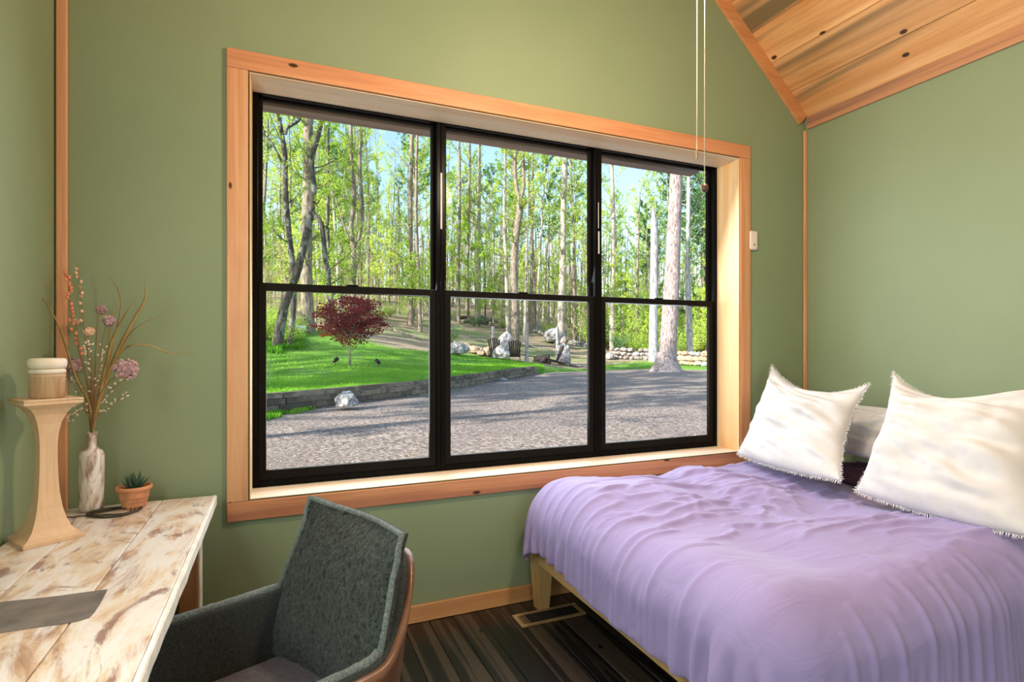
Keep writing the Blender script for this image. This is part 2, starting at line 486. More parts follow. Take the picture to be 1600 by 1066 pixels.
prism_xz(mb, [(2.1, -.02), (B_, -.02), (B_, cz(B_)), (2.1, cz(2.1))], YB-.14, YB)
prism_xz(mb, [(0, 2.2), (2.1, 2.2), (2.1, cz(2.1)), (RIDGE, cz(RIDGE)), (0, cz(0))], YB-.14, YB)
struct(mb.build('wall_back', M['paint']))
dr = struct(thing('unseen_door_1', None, None, (1.05, YB-.07, 0)))
g = MB()
for x0, x1, z0, z1 in ((-1.05,-.97,0,2.2), (.97,1.05,0,2.2), (-.97,.97,2.12,2.2), (-.97,.97,0,.1), (-.05,.05,.1,2.12)):
    g.box(x0, x1, -.04, .04, z0, z1)
g.build('door_frame', M['black'], dr)
for x0, x1 in ((-.97,-.05), (.05,.97)):
    MB().box(x0, x1, -.006, .006, .1, 2.12).build('pane', M['glass'], dr)

# floor: sub floor with dark boards laid on it
fl = struct(MB().box(XL-.14, XR+.14, YB-.14, TH, -.06, -.021).build('floor', M['floor']))
rnd = random.Random(4)
x = XL; bw = .128; i = 0
while x < XR - .005:
    x1 = min(x + bw, XR)
    cuts = [YB, YB + rnd.uniform(.9, 2.6), 0]
    if rnd.random() < .4: cuts = [YB, YB + rnd.uniform(.6, 1.5), YB + rnd.uniform(2.4, 3.9), 0]
    for a, c in zip(cuts[:-1], cuts[1:]):
        MB().rbox(x+.0008, x1-.0008, a+.0008, c-.0008, -.020, rnd.uniform(-.0006, 0), .0022, 1).build('plank', M['floor'], fl)
    x = x1; i += 1

# ceiling: boards running along Y under a sloping deck, both sides of the ridge
ce = thing('ceiling', None, None); struct(ce)
L = math.hypot(XR - RIDGE, (XR - RIDGE) * SL)
ang = math.atan(SL)
for side in (1, -1):
    x0 = XR if side > 0 else XL
    def P(s, off): # s along the slope from the eave, off above the board face
        return (x0 - side * (s * math.cos(ang) - off * math.sin(ang) ), 3.01 + s * math.sin(ang) + off * math.cos(ang))
    d = MB()
    q = [P(-.2, .02), P(L+.02, .02), P(L+.02, .14), P(-.2, .14)]
    if side < 0: q = q[::-1]
    prism_xz(d, q, YB-.14, TH)
    d.build('ceiling_deck', M['slot'], ce)
    s = -.02
    k = 0
    while s < L - .01:
        s1 = min(s + .243, L - .002)
        e = .005
        prof = [P(s+.001, .018), P(s+.001, .006), P(s+e+.002, 0), P(s1-e-.002, 0), P(s1-.001, .006), P(s1-.001, .018)]
        if side > 0: prof = prof[::-1]
        b_ = MB(); prism_xz(b_, prof, YB+.005, -.001)
        b_.build('plank', M['ceil'], ce)
        s = s1; k += 1
# trim boards round the ceiling
def slope_board(name, y0, y1, s0, s1, drop, mat):
    t = MB()
    pts = []
    for (s, off) in ((s0, -.001), (s1, -.001), (s1, -drop), (s0, -drop)):
        pts.append((XR - s * math.cos(ang) + off * math.sin(ang), 3.01 + s * math.sin(ang) + off * math.cos(ang)))
    prism_xz(t, pts, y0, y1)
    return struct(t.build(name, mat))
slope_board('trim_1', -.024, -.001, .02, L-.02, .085, M['rake_trim'])
t = MB(); 
prism_xz(t, [(XL + (XR - x_), z_) for x_, z_ in [(XR - s * math.cos(ang), 3.01 + s*math.sin(ang) + o) for s, o in ((.02,-.002),(L-.02,-.002),(L-.02,-.115),(.02,-.115))]], -.024, -.001)
struct(t.build('trim_2', M['rake_trim']))
struct(MB().rbox(XR-.022, XR-.001, YB+.01, -.025, 2.925, 3.008, .004).build('trim_3', M['dark_trim']))
struct(MB().rbox(XL+.001, XL+.022, YB+.01, -.025, 2.925, 3.008, .004).build('trim_4', M['dark_trim']))
# corner strips
struct(MB().rbox(XL+.006, XL+.044, -.020, -.001, 0.0, 2.92, .006, 3).build('trim_5', M['casing_v']))
struct(MB().rbox(XR-.030, XR-.001, -.018, -.001, 0.0, 2.92, .006, 3).build('trim_6', M['casing_v']))
# baseboards
struct(MB().rbox(XL+.05, XR-.032, -.017, -.001, 0.001, .088, .003).build('baseboard_window', M['base']))
struct(MB().rbox(XR-.016, XR-.001, YB+.01, -.04, 0.001, .088, .003).build('baseboard_right', M['base']))
struct(MB().rbox(XL+.001, XL+.016, YB+.01, -.04, 0.001, .088, .003).build('baseboard_left', M['base']))

# ------------------------------------------------------------------ window casing and jambs
CW = .092
ox0, ox1, oz0, oz1 = WX0 - CW, WX1 + CW, WZ0 - CW, WZ1 + CW
ci = .006
struct(MB().rbox(ox0, ox1, -.020, -.001, WZ1+ci, oz1, .003).build('trim_7', M['casing_h']), 'reddish casing board over the big window')
struct(MB().rbox(ox0, ox1, -.020, -.001, oz0, WZ0-ci, .003).build('trim_8', M['casing_h']))
struct(MB().rbox(ox0, WX0-ci, -.020, -.001, WZ0-ci+.001, WZ1+ci-.001, .003).build('trim_9', M['casing_v']))
struct(MB().rbox(WX1+ci, ox1, -.020, -.001, WZ0-ci+.001, WZ1+ci-.001, .003).build('trim_10', M['casing_v']))
jt = .004
struct(MB().rbox(WX0, WX1, -.014, REV+.06, WZ1-jt, WZ1-.0005, .001).build('trim_11', M['jamb_h']))
struct(MB().rbox(WX0, WX1, -.014, REV+.06, WZ0+.0005, WZ0+jt, .001).build('trim_12', M['jamb_h']))
struct(MB().rbox(WX0+.0005, WX0+jt, -.0135, REV+.06, WZ0+jt, WZ1-jt, .001).build('trim_13', M['jamb_v']))
struct(MB().rbox(WX1-jt, WX1-.0005, -.0135, REV+.06, WZ0+jt, WZ1-jt, .001).build('trim_14', M['jamb_v']))

# ------------------------------------------------------------------ the three double hung units
gx0, gx1, gz0, gz1 = WX0+jt+.001, WX1-jt-.001, WZ0+jt+.001, WZ1-jt-.001
UW = (gx1 - gx0) / 3
def frame4(mb, x0, x1, z0, z1, y0, y1, wl, wr, wb, wt, r=.003):
    mb.rbox(x0, x0+wl, y0, y1, z0, z1, r); mb.rbox(x1-wr, x1, y0, y1, z0, z1, r)
    mb.rbox(x0+wl-.001, x1-wr+.001, y0, y1, z0, z0+wb, r); mb.rbox(x0+wl-.001, x1-wr+.001, y0, y1, z1-wt, z1, r)
for k in range(3):
    x0, x1 = [gx0, .826, 1.838, gx1][k:k+2]
    w = struct(thing('window_%d' % (k+1), None, None, ((x0+x1)/2, REV, gz0)))
    Mx = Matrix.Translation(-w.location)
    def put(mb, name, mat):
        mb.v = [tuple(Mx @ Vector(p)) for p in mb.v]
        return mb.build(name, mat, w)
    f = MB(); frame4(f, x0+.0005, x1-.0005, gz0, gz1, REV, REV+.075, .024, .024, .032, .005); put(f, 'window_frame', M['black'])
    zm = 1.697
    up = MB(); frame4(up, x0+.024, x1-.024, zm-.018, gz1-.0045, REV+.045, REV+.068, .020, .020, .036, .010); put(up, 'upper_sash', M['black2'])
    lo = MB(); frame4(lo, x0+.024, x1-.024, gz0+.030, zm+.018, REV+.010, REV+.038, .036, .036, .048, .036); put(lo, 'lower_sash', M['black2'])
    put(MB().box(x0+.042, x1-.042, REV+.055, REV+.058, zm+.010, gz1-.009), 'pane', M['glass'])
    put(MB().box(x0+.058, x1-.058, REV+.022, REV+.025, gz0+.075, zm-.015), 'pane', M['glass'])
    lk = MB().rbox((x0+x1)/2-.03, (x0+x1)/2+.03, REV+.012, REV+.030, zm+.018, zm+.026, .003)
    put(lk, 'sash_lock', M['black'])
    if k < 2:
        st = MB().rbox(x1-.003, x1+.007, REV-.003, REV+.001, 2.05 if k == 0 else 1.98, 2.36 if k == 0 else 2.12, .001, 1)
        if k == 1: st.rbox(x1-.003, x1+.002, REV-.003, REV+.001, 2.14, 2.30, .001, 1)
        put(st, 'jamb_strip', M['white_strip'])

# eave beam outside over the window
ev = thing('trim_15', None, None, (0.07, 1.15, 3.022)); struct(ev, 'weathered eave beam outside the top of the window')
MB().rbox(-3.4, 3.38, -.06, .06, -.075, .12, .006).build('beam', M['eave'], ev)
MB().rbox(-3.4, 3.38, .062, .10, -.02, .14, .004).build('fascia_board', M['eave'], ev)
xx = -3.3
for k in range(11):
    MB().rbox(xx, xx+.09, -.85, -.062, .0, .12, .004).build('rafter', M['eave'], ev); xx += .64
MB().box(-3.5, 3.45, -.88, .12, .142, .16).build('soffit', M['eave'], ev)

# ------------------------------------------------------------------ alarm sensor on the wall
sn = thing('wall_sensor', 'small cream plastic sensor on the green wall right of the window', 'sensor', (2.918, -.001, 2.11))
MB().rbox(-.036, .036, -.026, 0, -.064, .064, .013, 4).build('housing', M['plastic'], sn, True)
MB().rbox(-.005, .005, -.0275, -.0255, -.035, -.025, .001, 2).build('indicator', M['fob'], sn)

# ------------------------------------------------------------------ floor register
vt = thing('floor_register', 'brass-framed floor vent by the bed leg under the window', 'vent', (1.30, -.205, 0))
f = MB(); frame4(f, -.185, .185, -.065, .065, 0, 1, .022, .022, .018, .018)
f.v = [(x_, z_, y_*.006+.0) for x_, y_, z_ in f.v]
f.f = [tuple(reversed(q)) for q in f.f]
f.build('register_frame', M['brass'], vt)
MB().box(-.165, .165, -.05, .05, .0003, .0015).build('damper', M['slot'], vt)
for k in range(24):
    x_ = -.155 + k*.0135
    MB().box(x_, x_+.0035, -.048, .048, .0015, .0045).build('louvre', M['slot'] if k > 2 else M['brass'], vt)

# ------------------------------------------------------------------ ceiling fan, above the frame, that the chains hang from
FX, FY = RIDGE - .02, -1.36
fan = thing('ceiling_fan', 'dark ceiling fan with a lit glass bowl hanging from the ridge', 'fan', (FX, FY, 3.0))
MB().tube([(0,0,.28), (0,0,1.76)], .013, 12).build('down_rod', M['black_metal'], fan, True)
MB().lathe([(.02,1.70),(.07,1.72),(.075,1.80)]).build('canopy', M['black_metal'], fan, True)
MB().lathe([(.03,.0),(.10,.02),(.13,.08),(.13,.20),(.09,.26),(.02,.29)]).build('motor_housing', M['black_metal'], fan, True)
for k in range(5):
    bl = MB().rbox(.16, .66, -.065, .065, .10, .108, .003, 2)
    a = k*2*math.pi/5 + .3
    bl.v = [tuple(Matrix.Rotation(a, 3, 'Z') @ Vector(p)) for p in bl.v]
    bl.build('blade', M['casing_h'], fan)
MB().lathe([(.005,-.16),(.06,-.15),(.11,-.10),(.12,-.04),(.10,0)]).build('glass_bowl', M['globe'], fan, True)
lamp = bpy.data.lights.new('fan_lamp', 'POINT'); lamp.energy = 92; lamp.color = (1.0, .77, .54); lamp.shadow_soft_size = .10
lo_ = bpy.data.objects.new('fan_lamp', lamp); COL.objects.link(lo_); lo_.parent = fan; lo_.location = (0, 0, -.30)

def ball_chain(name, label, x, y, z1, z0, step, r):
    c = thing(name, label, 'chain', (x, y, z0), 0, None)
    mb = MB(); z = 0
    H = z1 - z0
    n = int(H/step)
    for i in range(n):
        mb.lathe([(r*.4,-r*.9),(r,-r*.3),(r,r*.3),(r*.4,r*.9)], (0,0,i*step), 6)
    tag(mb.build('bead_string', M['chain'], c, True), kind='stuff')
    MB().tube([(0,0,0),(0,0,H)], r*.22, 5).build('wire', M['chain'], c)
    return c
p1 = at(1101, 294, 1.80)
c1 = ball_chain('pull_chain', 'longer brass pull chain ending in a round dark wooden fob', p1.x, p1.y, 2.92, p1.z+.012, .0048, .0019)
mb = MB(); mb.lathe([(.002,-.0145),(.008,-.012),(.0118,-.005),(.0118,.005),(.008,.012),(.002,.0145)], (0,0,-.012), 16)
mb.build('fob', M['fob'], c1, True)
p2 = at(1089, 240, 1.84)
c2 = ball_chain('pull_chain', 'shorter brass pull chain ending in a slim pale pull, left of the fob chain', p2.x, p2.y, 2.92, p2.z+.01, .0052, .0022)
mb = MB(); mb.lathe([(.002,-.022),(.0035,-.018),(.003,-.004),(.0045,.004),(.003,.012),(.002,.018)], (0,0,-.006), 10)
mb.build('chain_pull', M['brass'], c2, True)

# ================================================================== BED
bed = thing('bed', 'low pine bed with tapered legs under a lilac duvet', 'bed', (2.35, -.86, 0))
def bedpart(mb, name, mat, sm=False):
    mb.v = [(x-2.35, y+.86, z) for x, y, z in mb.v]
    return mb.build(name, mat, bed, sm)
BX0, BX1, BY0, BY1 = 1.255, 3.40, -1.66, -.062
for (x, y) in ((BX0+.045, BY1-.05), (BX0+.045, BY0+.05), (BX1-.06, BY1-.05), (BX1-.06, BY0+.05)):
    mb = MB()
    for z, h in ((.001, .031), (.20, .043), (.345, .045)): 
        mb.v += [(x+a*h, y+b_*h, z) for a, b_ in ((-1,-1),(1,-1),(1,1),(-1,1))]
    mb.f = [(3,2,1,0), (8,9,10,11)] + [(j*4+i, j*4+(i+1)%4, (j+1)*4+(i+1)%4, (j+1)*4+i) for j in (0,1) for i in range(4)]
    mb.m = [0]*len(mb.f)
    bedpart(mb, 'leg', M['bed_wood'])
bedpart(MB().rbox(BX0, BX0+.028, BY0+.09, BY1-.098, .255, .345, .004), 'side_rail', M['bed_rail'])
bedpart(MB().rbox(BX1-.035, BX1-.007, BY0+.09, BY1-.098, .255, .345, .004), 'side_rail', M['bed_rail'])
for y0, y1 in ((BY0, BY0+.028), (BY1-.028, BY1)):
    bedpart(MB().rbox(BX0+.092, BX1-.108, y0, y1, .255, .345, .004), 'end_rail', M['bed_wood'])
for k in range(12):
    x = BX0 + .10 + k*.16
    bedpart(MB().box(x, x+.07, BY0+.03, BY1-.03, .325, .344), 'slat', M['bed_wood'])
tag(smooth_mod(MB().rbox(BX0+.02, BX1-.01, BY0+.015, BY1-.012, .346, .575, .05, 4).build('mattress', M['mattress'], None, True)),
    'dark-covered mattress on the pine bed, mostly under the lilac duvet', 'mattress')
tag(smooth_mod(MB().rbox(2.55, 3.37, -1.62, -.10, .570, .590, .008, 2).build('fitted_sheet', M['plum'], None, True)),
    'plum sheet showing between the two big white pillows', 'sheet')

# ---- duvet: cloth dropped on the mattress by a small particle solver; the cloth is a few percent too large for its footprint, so it creases
def vnoise(x, y, seed):
    T = np.random.RandomState(seed).rand(64, 64)
    xi = np.floor(x).astype(int); yi = np.floor(y).astype(int); fx = x-xi; fy = y-yi
    fx = fx*fx*(3-2*fx); fy = fy*fy*(3-2*fy)
    g = lambda a, c: T[a % 64, c % 64]
    return (g(xi,yi)*(1-fx)+g(xi+1,yi)*fx)*(1-fy)+(g(xi,yi+1)*(1-fx)+g(xi+1,yi+1)*fx)*fy-.5
def cloth():
    """(NY, NX, 3): a duvet cover dropped on a puffed body, relaxed first on a coarse grid (big folds), then on a fine one (creases)"""
    X0, X1, Y0, Y1 = 1.01, 2.97, -2.16, -.022
    c = np.array([(1.205+3.45)/2, (-1.715-.03)/2, .33]); h = np.array([(3.45-1.205)/2, 1.685/2, .33]); R_ = .17; hr = h-R_
    fr = .7
    def project(P, prev, gap=.012):
        q = P-c
        bump = .10*vnoise(P[...,0]*1.5+2, P[...,1]*1.9, 7) + .06*vnoise(P[...,0]*3.6+5, P[...,1]*3.9, 8)
        q[...,2] -= bump
        a = np.abs(q)-hr; m = np.maximum(a, 0); l = np.sqrt((m**2).sum(-1)); d = l + np.minimum(a.max(-1), 0) - R_
        n = m/np.maximum(l[...,None], 1e-6)*np.sign(q); n[l < 1e-6] = (0,0,1)
        pen = d < gap
        P += n*np.where(pen, gap-d, 0)[...,None]
        mv = P-prev; t = mv-(mv*n).sum(-1, keepdims=True)*n
        P -= np.where(pen[...,None], t*fr, 0)
        P[...,1] = np.minimum(P[...,1], -.012); P[...,2] = np.maximum(P[...,2], .05)
    def con(A, B, L, k):
        d = B-A; l = np.sqrt((d**2).sum(-1)); f = (k*.5*(l-L)/np.maximum(l, 1e-9))[...,None]*d
        A += f; B -= f
    def sim(P, rest, steps, iters, bend, grow, t0, kick):
        (NY, NX) = P.shape[:2]; Q = P.copy(); dt = 1/60
        x, y = rest
        LX0 = np.diff(x, axis=1); LY0 = np.diff(y, axis=0)
        GX, GY = grow(x, y)
        for s in range(steps):
            g = min(1, max(0, (s-t0)/(steps*.45))); g = g*g*(3-2*g)
            fx = 1.02+GX*g; fy = 1.0+GY*g
            LX = LX0*fx[:,:-1]; LY = LY0*fy[:-1]; LD = np.sqrt(LX[:-1]**2+LY[:,:-1]**2)
            if s in (t0, t0+15): P[...,2] += kick(x, y, s)
            prev = P.copy(); V = (P-Q)*(.985 if s < steps*.6 else .92); Q = P.copy()
            P = P+V; P[...,2] -= 9.8*dt*dt*.5
            for it in range(iters):
                for o in (0, 1):
                    n = P[:,o+1::2].shape[1]; con(P[:,o:-1:2], P[:,o+1::2], LX[:,o::2], .9)
                    con(P[o:-1:2], P[o+1::2], LY[o::2], .9)
                for o in (0, 1):
                    con(P[o:-1:2,:-1], P[o+1::2,1:], LD[o::2], .15); con(P[o:-1:2,1:], P[o+1::2,:-1], LD[o::2], .15)
                if it % 3 == 0:
                    for k, w in bend:
                        for ax in (0, 1):
                            A, B = (P[:-k], P[k:]) if ax == 0 else (P[:,:-k], P[:,k:])
                            L = (y[k:]-y[:-k])*fy[:-k] if ax == 0 else (x[:,k:]-x[:,:-k])*fx[:,:-k]
                            d = B-A; l = np.sqrt((d**2).sum(-1)); f = (np.minimum(l-L*.9, 0)*w*.5/np.maximum(l, 1e-9))[...,None]*d
                            D = np.zeros_like(P)
                            if ax == 0: D[:-k] += f; D[k:] -= f
                            else: D[:,:-k] += f; D[:,k:] -= f
                            P += D
                    project(P, prev)
            project(P, prev)
        return P
    def rest(NX, NY):
        return np.meshgrid(np.linspace(X0, X1, NX), np.linspace(Y0, Y1, NY))
    x, y = rest(50, 54)
    P = np.stack([x, y, .80+.05*vnoise(x*2.2+y*1.2, y*6.5-x*.8, 1)+.03*vnoise(x*4+y*3, y*9-x*2, 2)], -1)
    def g1(x, y):
        corner = np.clip((-y-1.1)/.4, 0, 1)*np.clip((1.8-x)/.4, 0, 1)
        return (.045+.16*np.maximum(0, vnoise(x*2.1+9, y*2.3+x, 11))+.07*np.clip((-y-1.45)/.2, 0, 1),
                .085+.50*np.maximum(0, vnoise(x*1.6+4+y*.7, y*2.1+3, 12))+.06*np.clip((x-1.6)/.8, 0, 1)+.10*corner-.05*np.clip((1.35-x)/.15,0,1)*np.clip((y+1.0)/.2,0,1))
    P = sim(P, (x, y), 170, 10, ((2,.2),(4,.12)), g1, 40, lambda x, y, s: .03*vnoise(x*3+y*3.5, y*9-x*4+2*vnoise(x*2, y*2, 3), 20+s))
    # up-sample
    NX, NY = 118, 128
    gx, gy = np.linspace(0, 49, NX), np.linspace(0, 53, NY)
    def up(A):
        A = np.stack([np.interp(gx, np.arange(50), A[j]) for j in range(54)]); return np.stack([np.interp(gy, np.arange(54), A[:,i]) for i in range(NX)], 1)
    P = np.stack([up(P[...,k]) for k in range(3)], -1)
    x, y = rest(NX, NY)
    a1, b1 = g1(x, y)
    def g2(x, y):
        return (a1+.012+.10*np.maximum(0, vnoise(x*4+2, y*4, 31)), b1+.012+.20*np.maximum(0, vnoise(x*3+4+y, y*4+3-x, 32)))
    P = sim(P, (x, y), 90, 12, ((2,.10),(3,.03)), g2, 4, lambda x, y, s: .005*vnoise(x*17-y*9, y*26+x*12, 21+s))
    return P
P = cloth()
NYc, NXc = P.shape[:2]
TT = .022
me = bpy.data.meshes.new('duvet')
me.from_pydata(P.reshape(-1,3).tolist(), [], [(j*NXc+i, j*NXc+i+1, (j+1)*NXc+i+1, (j+1)*NXc+i) for j in range(NYc-1) for i in range(NXc-1)])
me.materials.append(M['duvet'])
me.polygons.foreach_set('use_smooth', [True]*len(me.polygons))
duv = link('duvet', me)
sm = duv.modifiers.new('smooth', 'SMOOTH'); sm.iterations = 1; sm.factor = .2
sd = duv.modifiers.new('thickness', 'SOLIDIFY'); sd.thickness = .012; sd.offset = -1
smooth_mod(duv, 1)
tag(duv, 'crumpled lilac duvet spread over the low bed', 'duvet')

# ---- pillows
def pillow(name, label, c00, c10, c11, c01, thick, seed, mat, sag=.06, group=None, n=44, fringe=True, wr=.040, bulge=(0,0)):
    rnd = random.Random(seed)
    c00, c10, c11, c01 = map(Vector, (c00, c10, c11, c01))
    nrm = (c10-c00).cross(c01-c00).normalized()
    cen = (c00+c10+c11+c01)/4
    ux = (c10-c00).normalized(); uy = (c01-c00).normalized()
    mb = MB()
    off = Vector((seed*3.1, seed*1.7, 0))
    def pt(i, j, s):
        u = i/n; v = j/n
        a = 2*u-1; b_ = 2*v-1
        p = c00*(1-u)*(1-v) + c10*u*(1-v) + c11*u*v + c01*(1-u)*v
        # borders draw in between the corners
        p += ux * (-a*abs(a)**3) * .055*(1-b_*b_)
        p += uy * (-(1-a*a)) * (sag*max(0, b_)**2.2) + uy * (1-a*a) * .035*max(0, -b_)**3 * (-.6)
        prof = (max(0, 1-abs(a)**2.6)**.62) * (max(0, 1-abs(b_)**2.6)**.62)
        t = thick * prof
        q = Vector((u*2.1, v*7.5 + u*1.6, s*4.0)) + off
        w = noise.noise(q)*.7 + noise.noise(q*2.1)*.5 - 1.1*max(0, .22-abs(noise.noise(q*1.3+Vector((7,0,0)))))
        edge = min(1, 5*min(u, 1-u, v, 1-v) + .1)
        fold = -abs(noise.noise(Vector((u*1.4-v*.9, v*3.2+u*.8, 2.2*s+seed)))) * .075 * edge * max(0, b_+.4)
        p += nrm * s * (t + w*wr*1.6*edge*(.5+prof*.5) + fold)
        if (i in (0, n) or j in (0, n)):
            p += nrm * noise.noise(Vector((u*14, v*14, seed)))*.008
        return p
    idx = {}
    for s in (1, -1):
        for j in range(n+1):
            for i in range(n+1):
                if (i in (0, n) or j in (0, n)) and s == -1:
                    idx[(i, j, s)] = idx[(i, j, 1)]; continue
                idx[(i, j, s)] = len(mb.v); mb.v.append(tuple(pt(i, j, s) - cen))
    for s in (1, -1):
        for j in range(n):
            for i in range(n):
                f = (idx[(i,j,s)], idx[(i+1,j,s)], idx[(i+1,j+1,s)], idx[(i,j+1,s)])
                mb.f.append(f if s > 0 else f[::-1]); mb.m.append(0)
    root = thing(name, label, 'pillow', cen, 0, group)
    smooth_mod(mb.build('pillowcase', mat, root, True), 1)
    if fringe:
        fb = MB()
        for side in range(4):
            m_ = 230
            for k in range(m_):
                t = (k + rnd.random()) / m_ * n
                i0 = int(min(n-1, t)); fr_ = t - i0
                if side == 0: a_, c_ = (i0, 0), (i0+1, 0); o = -uy
                elif side == 1: a_, c_ = (i0, n), (i0+1, n); o = uy
                elif side == 2: a_, c_ = (0, i0), (0, i0+1); o = -ux
                else: a_, c_ = (n, i0), (n, i0+1); o = ux
                p = Vector(mb.v[idx[(*a_, 1)]])*(1-fr_) + Vector(mb.v[idx[(*c_, 1)]])*fr_
                l = rnd.uniform(.006, .016)
                tv = (ux if side < 2 else uy)
                d = (o + tv*rnd.uniform(-.7,.7) + nrm*rnd.uniform(-.5,.5)).normalized()
                w = tv * .0013
                q0 = p - o*.005
                fb.add([q0-w, q0+w, p + d*l + w*.5, p + d*l - w*.5], [(0,1,2,3)])
        tag(fb.build('frayed_edge', mat, root), kind='stuff')
    return root
pillow('pillow', 'big white frayed pillow beside the window, leaning at the head of the bed',
       (2.66,-.13,.725), (2.52,-.93,.745), (2.92,-.80,1.205), (3.00,-.09,1.285), .105, 1, M['linen'], .13)
pillow('pillow', 'big white frayed pillow nearest the camera, cut off by the right edge of the photo',
       (2.52,-1.00,.715), (2.42,-1.74,.735), (2.82,-1.66,1.30), (2.86,-.96,1.275), .125, 5, M['linen'], .16)
pillow('pillow', 'plain white pillow half hidden in the gap behind the two big pillows',
       (3.02,-.40,.80), (3.00,-1.02,.80), (3.34,-1.02,1.03), (3.35,-.40,1.03), .085, 9, M['linen'], .01, fringe=False)
pillow('pillow', 'dark plum pillow lying under the hindmost white pillow',
       (2.92,-.42,.655), (2.92,-1.02,.655), (3.38,-1.02,.665), (3.38,-.42,.665), .062, 12, M['plum'], .01, fringe=False)

# ================================================================== DESK
DZ = .76
desk = thing('desk', 'narrow desk with a whitewashed plank top along the left wall', 'desk', (-.53, -1.05, 0))
dx0, dx1, dy0, dy1 = -.822, -.245, -2.00, -.085
def dpart(mb, name, mat, sm=False):
    mb.v = [(x+.53, y+1.05, z) for x, y, z in mb.v]
    return mb.build(name, mat, desk, sm)
seams = [dx0, -.66, -.445, dx1-.012]
for a, c in zip(seams[:-1], seams[1:]):
    bm = MB()
    nn = 60
    # plank with slightly wavy face
    bm.rbox(a+.0012, c-.0012, dy0, dy1, DZ-.036, DZ, .003, 2)
    dpart(bm, 'plank', M['desk'])
# edge board with a chipped arris
e = MB(); k = 60; prof = [(0,-.040),(.012,-.040),(.012,-.006),(.009,-.001),(0,0)]
for j in range(k+1):
    y = dy0 + (dy1-dy0)*j/k
    jit = noise.noise(Vector((y*9, 1, 1)))*.0035
    for x_, z_ in prof: e.v.append((dx1-.0115+x_+(jit if x_ > .005 else 0), y, DZ+z_+(noise.noise(Vector((y*14,2,2)))*.002 if z_ > -.01 else 0)))
for j in range(k):
    for i in range(5): e.f.append((j*5+i, j*5+(i+1)%5, (j+1)*5+(i+1)%5, (j+1)*5+i))
e.f += [(4,3,2,1,0), tuple(k*5+i for i in range(5))]; e.m = [0]*len(e.f)
dpart(e, 'edge_board', M['desk_edge'])
for (x, y) in ((-.335, -.175), (-.335, -1.90), (-.785, -.175), (-.785, -1.90)):
    dpart(MB().rbox(x-.034, x+.034, y-.034, y+.034, .001, DZ-.037, .003), 'leg', M['desk_leg'])
dpart(MB().rbox(-.750, -.370, -.190, -.160, .30, .345, .003), 'stretcher', M['desk_leg'])
dpart(MB().rbox(-.750, -.370, -1.915, -1.885, .30, .345, .003), 'stretcher', M['desk_leg'])
dpart(MB().rbox(-.800, -.770, -1.865, -.21, .30, .345, .003), 'stretcher', M['desk_leg'])
for y in (-.175, -1.90):
    dpart(MB().rbox(-.750, -.370, y-.012, y+.012, .655, DZ-.037, .003), 'apron', M['desk_leg'])
dpart(MB().rbox(-.300, -.292, -.205, -.145, .005, DZ-.038, .002), 'leg_facing', M['desk_edge'])
# thin dark grey-brown slab laid as a patch across the planks
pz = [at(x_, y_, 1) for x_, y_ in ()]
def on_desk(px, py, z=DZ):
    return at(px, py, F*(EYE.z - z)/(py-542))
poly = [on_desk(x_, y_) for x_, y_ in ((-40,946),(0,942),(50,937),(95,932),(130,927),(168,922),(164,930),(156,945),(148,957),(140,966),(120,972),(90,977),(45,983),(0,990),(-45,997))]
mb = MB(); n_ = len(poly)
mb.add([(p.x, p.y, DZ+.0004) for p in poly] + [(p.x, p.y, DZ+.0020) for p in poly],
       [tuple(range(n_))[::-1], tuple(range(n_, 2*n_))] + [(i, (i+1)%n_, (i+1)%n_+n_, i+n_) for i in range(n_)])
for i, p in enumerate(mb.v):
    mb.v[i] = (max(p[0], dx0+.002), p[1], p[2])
tag(mb.build('desk_patch', M['patch'], None), 'thin dark grey-brown patch lying across the planks of the whitewashed desk', 'mat')

# ---- pedestal candle holder and pot
PDX, PDY = -.712, -.475
ph = thing('candle_pedestal', 'tall pale wooden pedestal with flared square top and foot on the desk', 'candle holder', (PDX, PDY, DZ+.001), R(33))
def prof_sq(pr):
    mb = MB()
    for h, z in pr: mb.v += [(-h,-h,z),(h,-h,z),(h,h,z),(-h,h,z)]
    n = len(pr)
    mb.f = [(3,2,1,0), tuple((n-1)*4+i for i in range(4))] + [(j*4+i, j*4+(i+1)%4, (j+1)*4+(i+1)%4, (j+1)*4+i) for j in range(n-1) for i in range(4)]
    mb.m = [0]*len(mb.f); return mb
pr = [(.080,0),(.081,.012),(.066,.022),(.052,.040),(.0415,.070),(.034,.105),(.0285,.15),(.0255,.20),(.0235,.26),(.0235,.31),(.026,.35),(.0315,.385),(.041,.415),(.055,.437),(.072,.449),(.078,.452),(.078,.462)]
prof_sq(pr).build('pedestal', M['pale_wood'], ph)
MB().rbox(-.079, .079, -.079, .079, .4625, .469, .002).build('top_plate', M['pale_wood'], ph)
jz = DZ+.001+.4695
jar = thing('candle_pot', 'ribbed wooden pot with a cream rounded lid on the pedestal', 'candle', (PDX+.003, PDY, jz))
MB().lathe([(.040,.0),(.0475,.002),(.0475,.070),(.049,.073),(.047,.079)], n=40).build('pot', M['jar_wood'], jar, True)
MB().lathe([(.044,.0795),(.049,.083),(.049,.092),(.045,.096)], n=40).build('collar', M['wax'], jar, True)
MB().lathe([(.043,.0965),(.050,.100),(.052,.110),(.052,.124),(.046,.131),(.020,.132)], n=40).build('lid', M['wax'], jar, True)

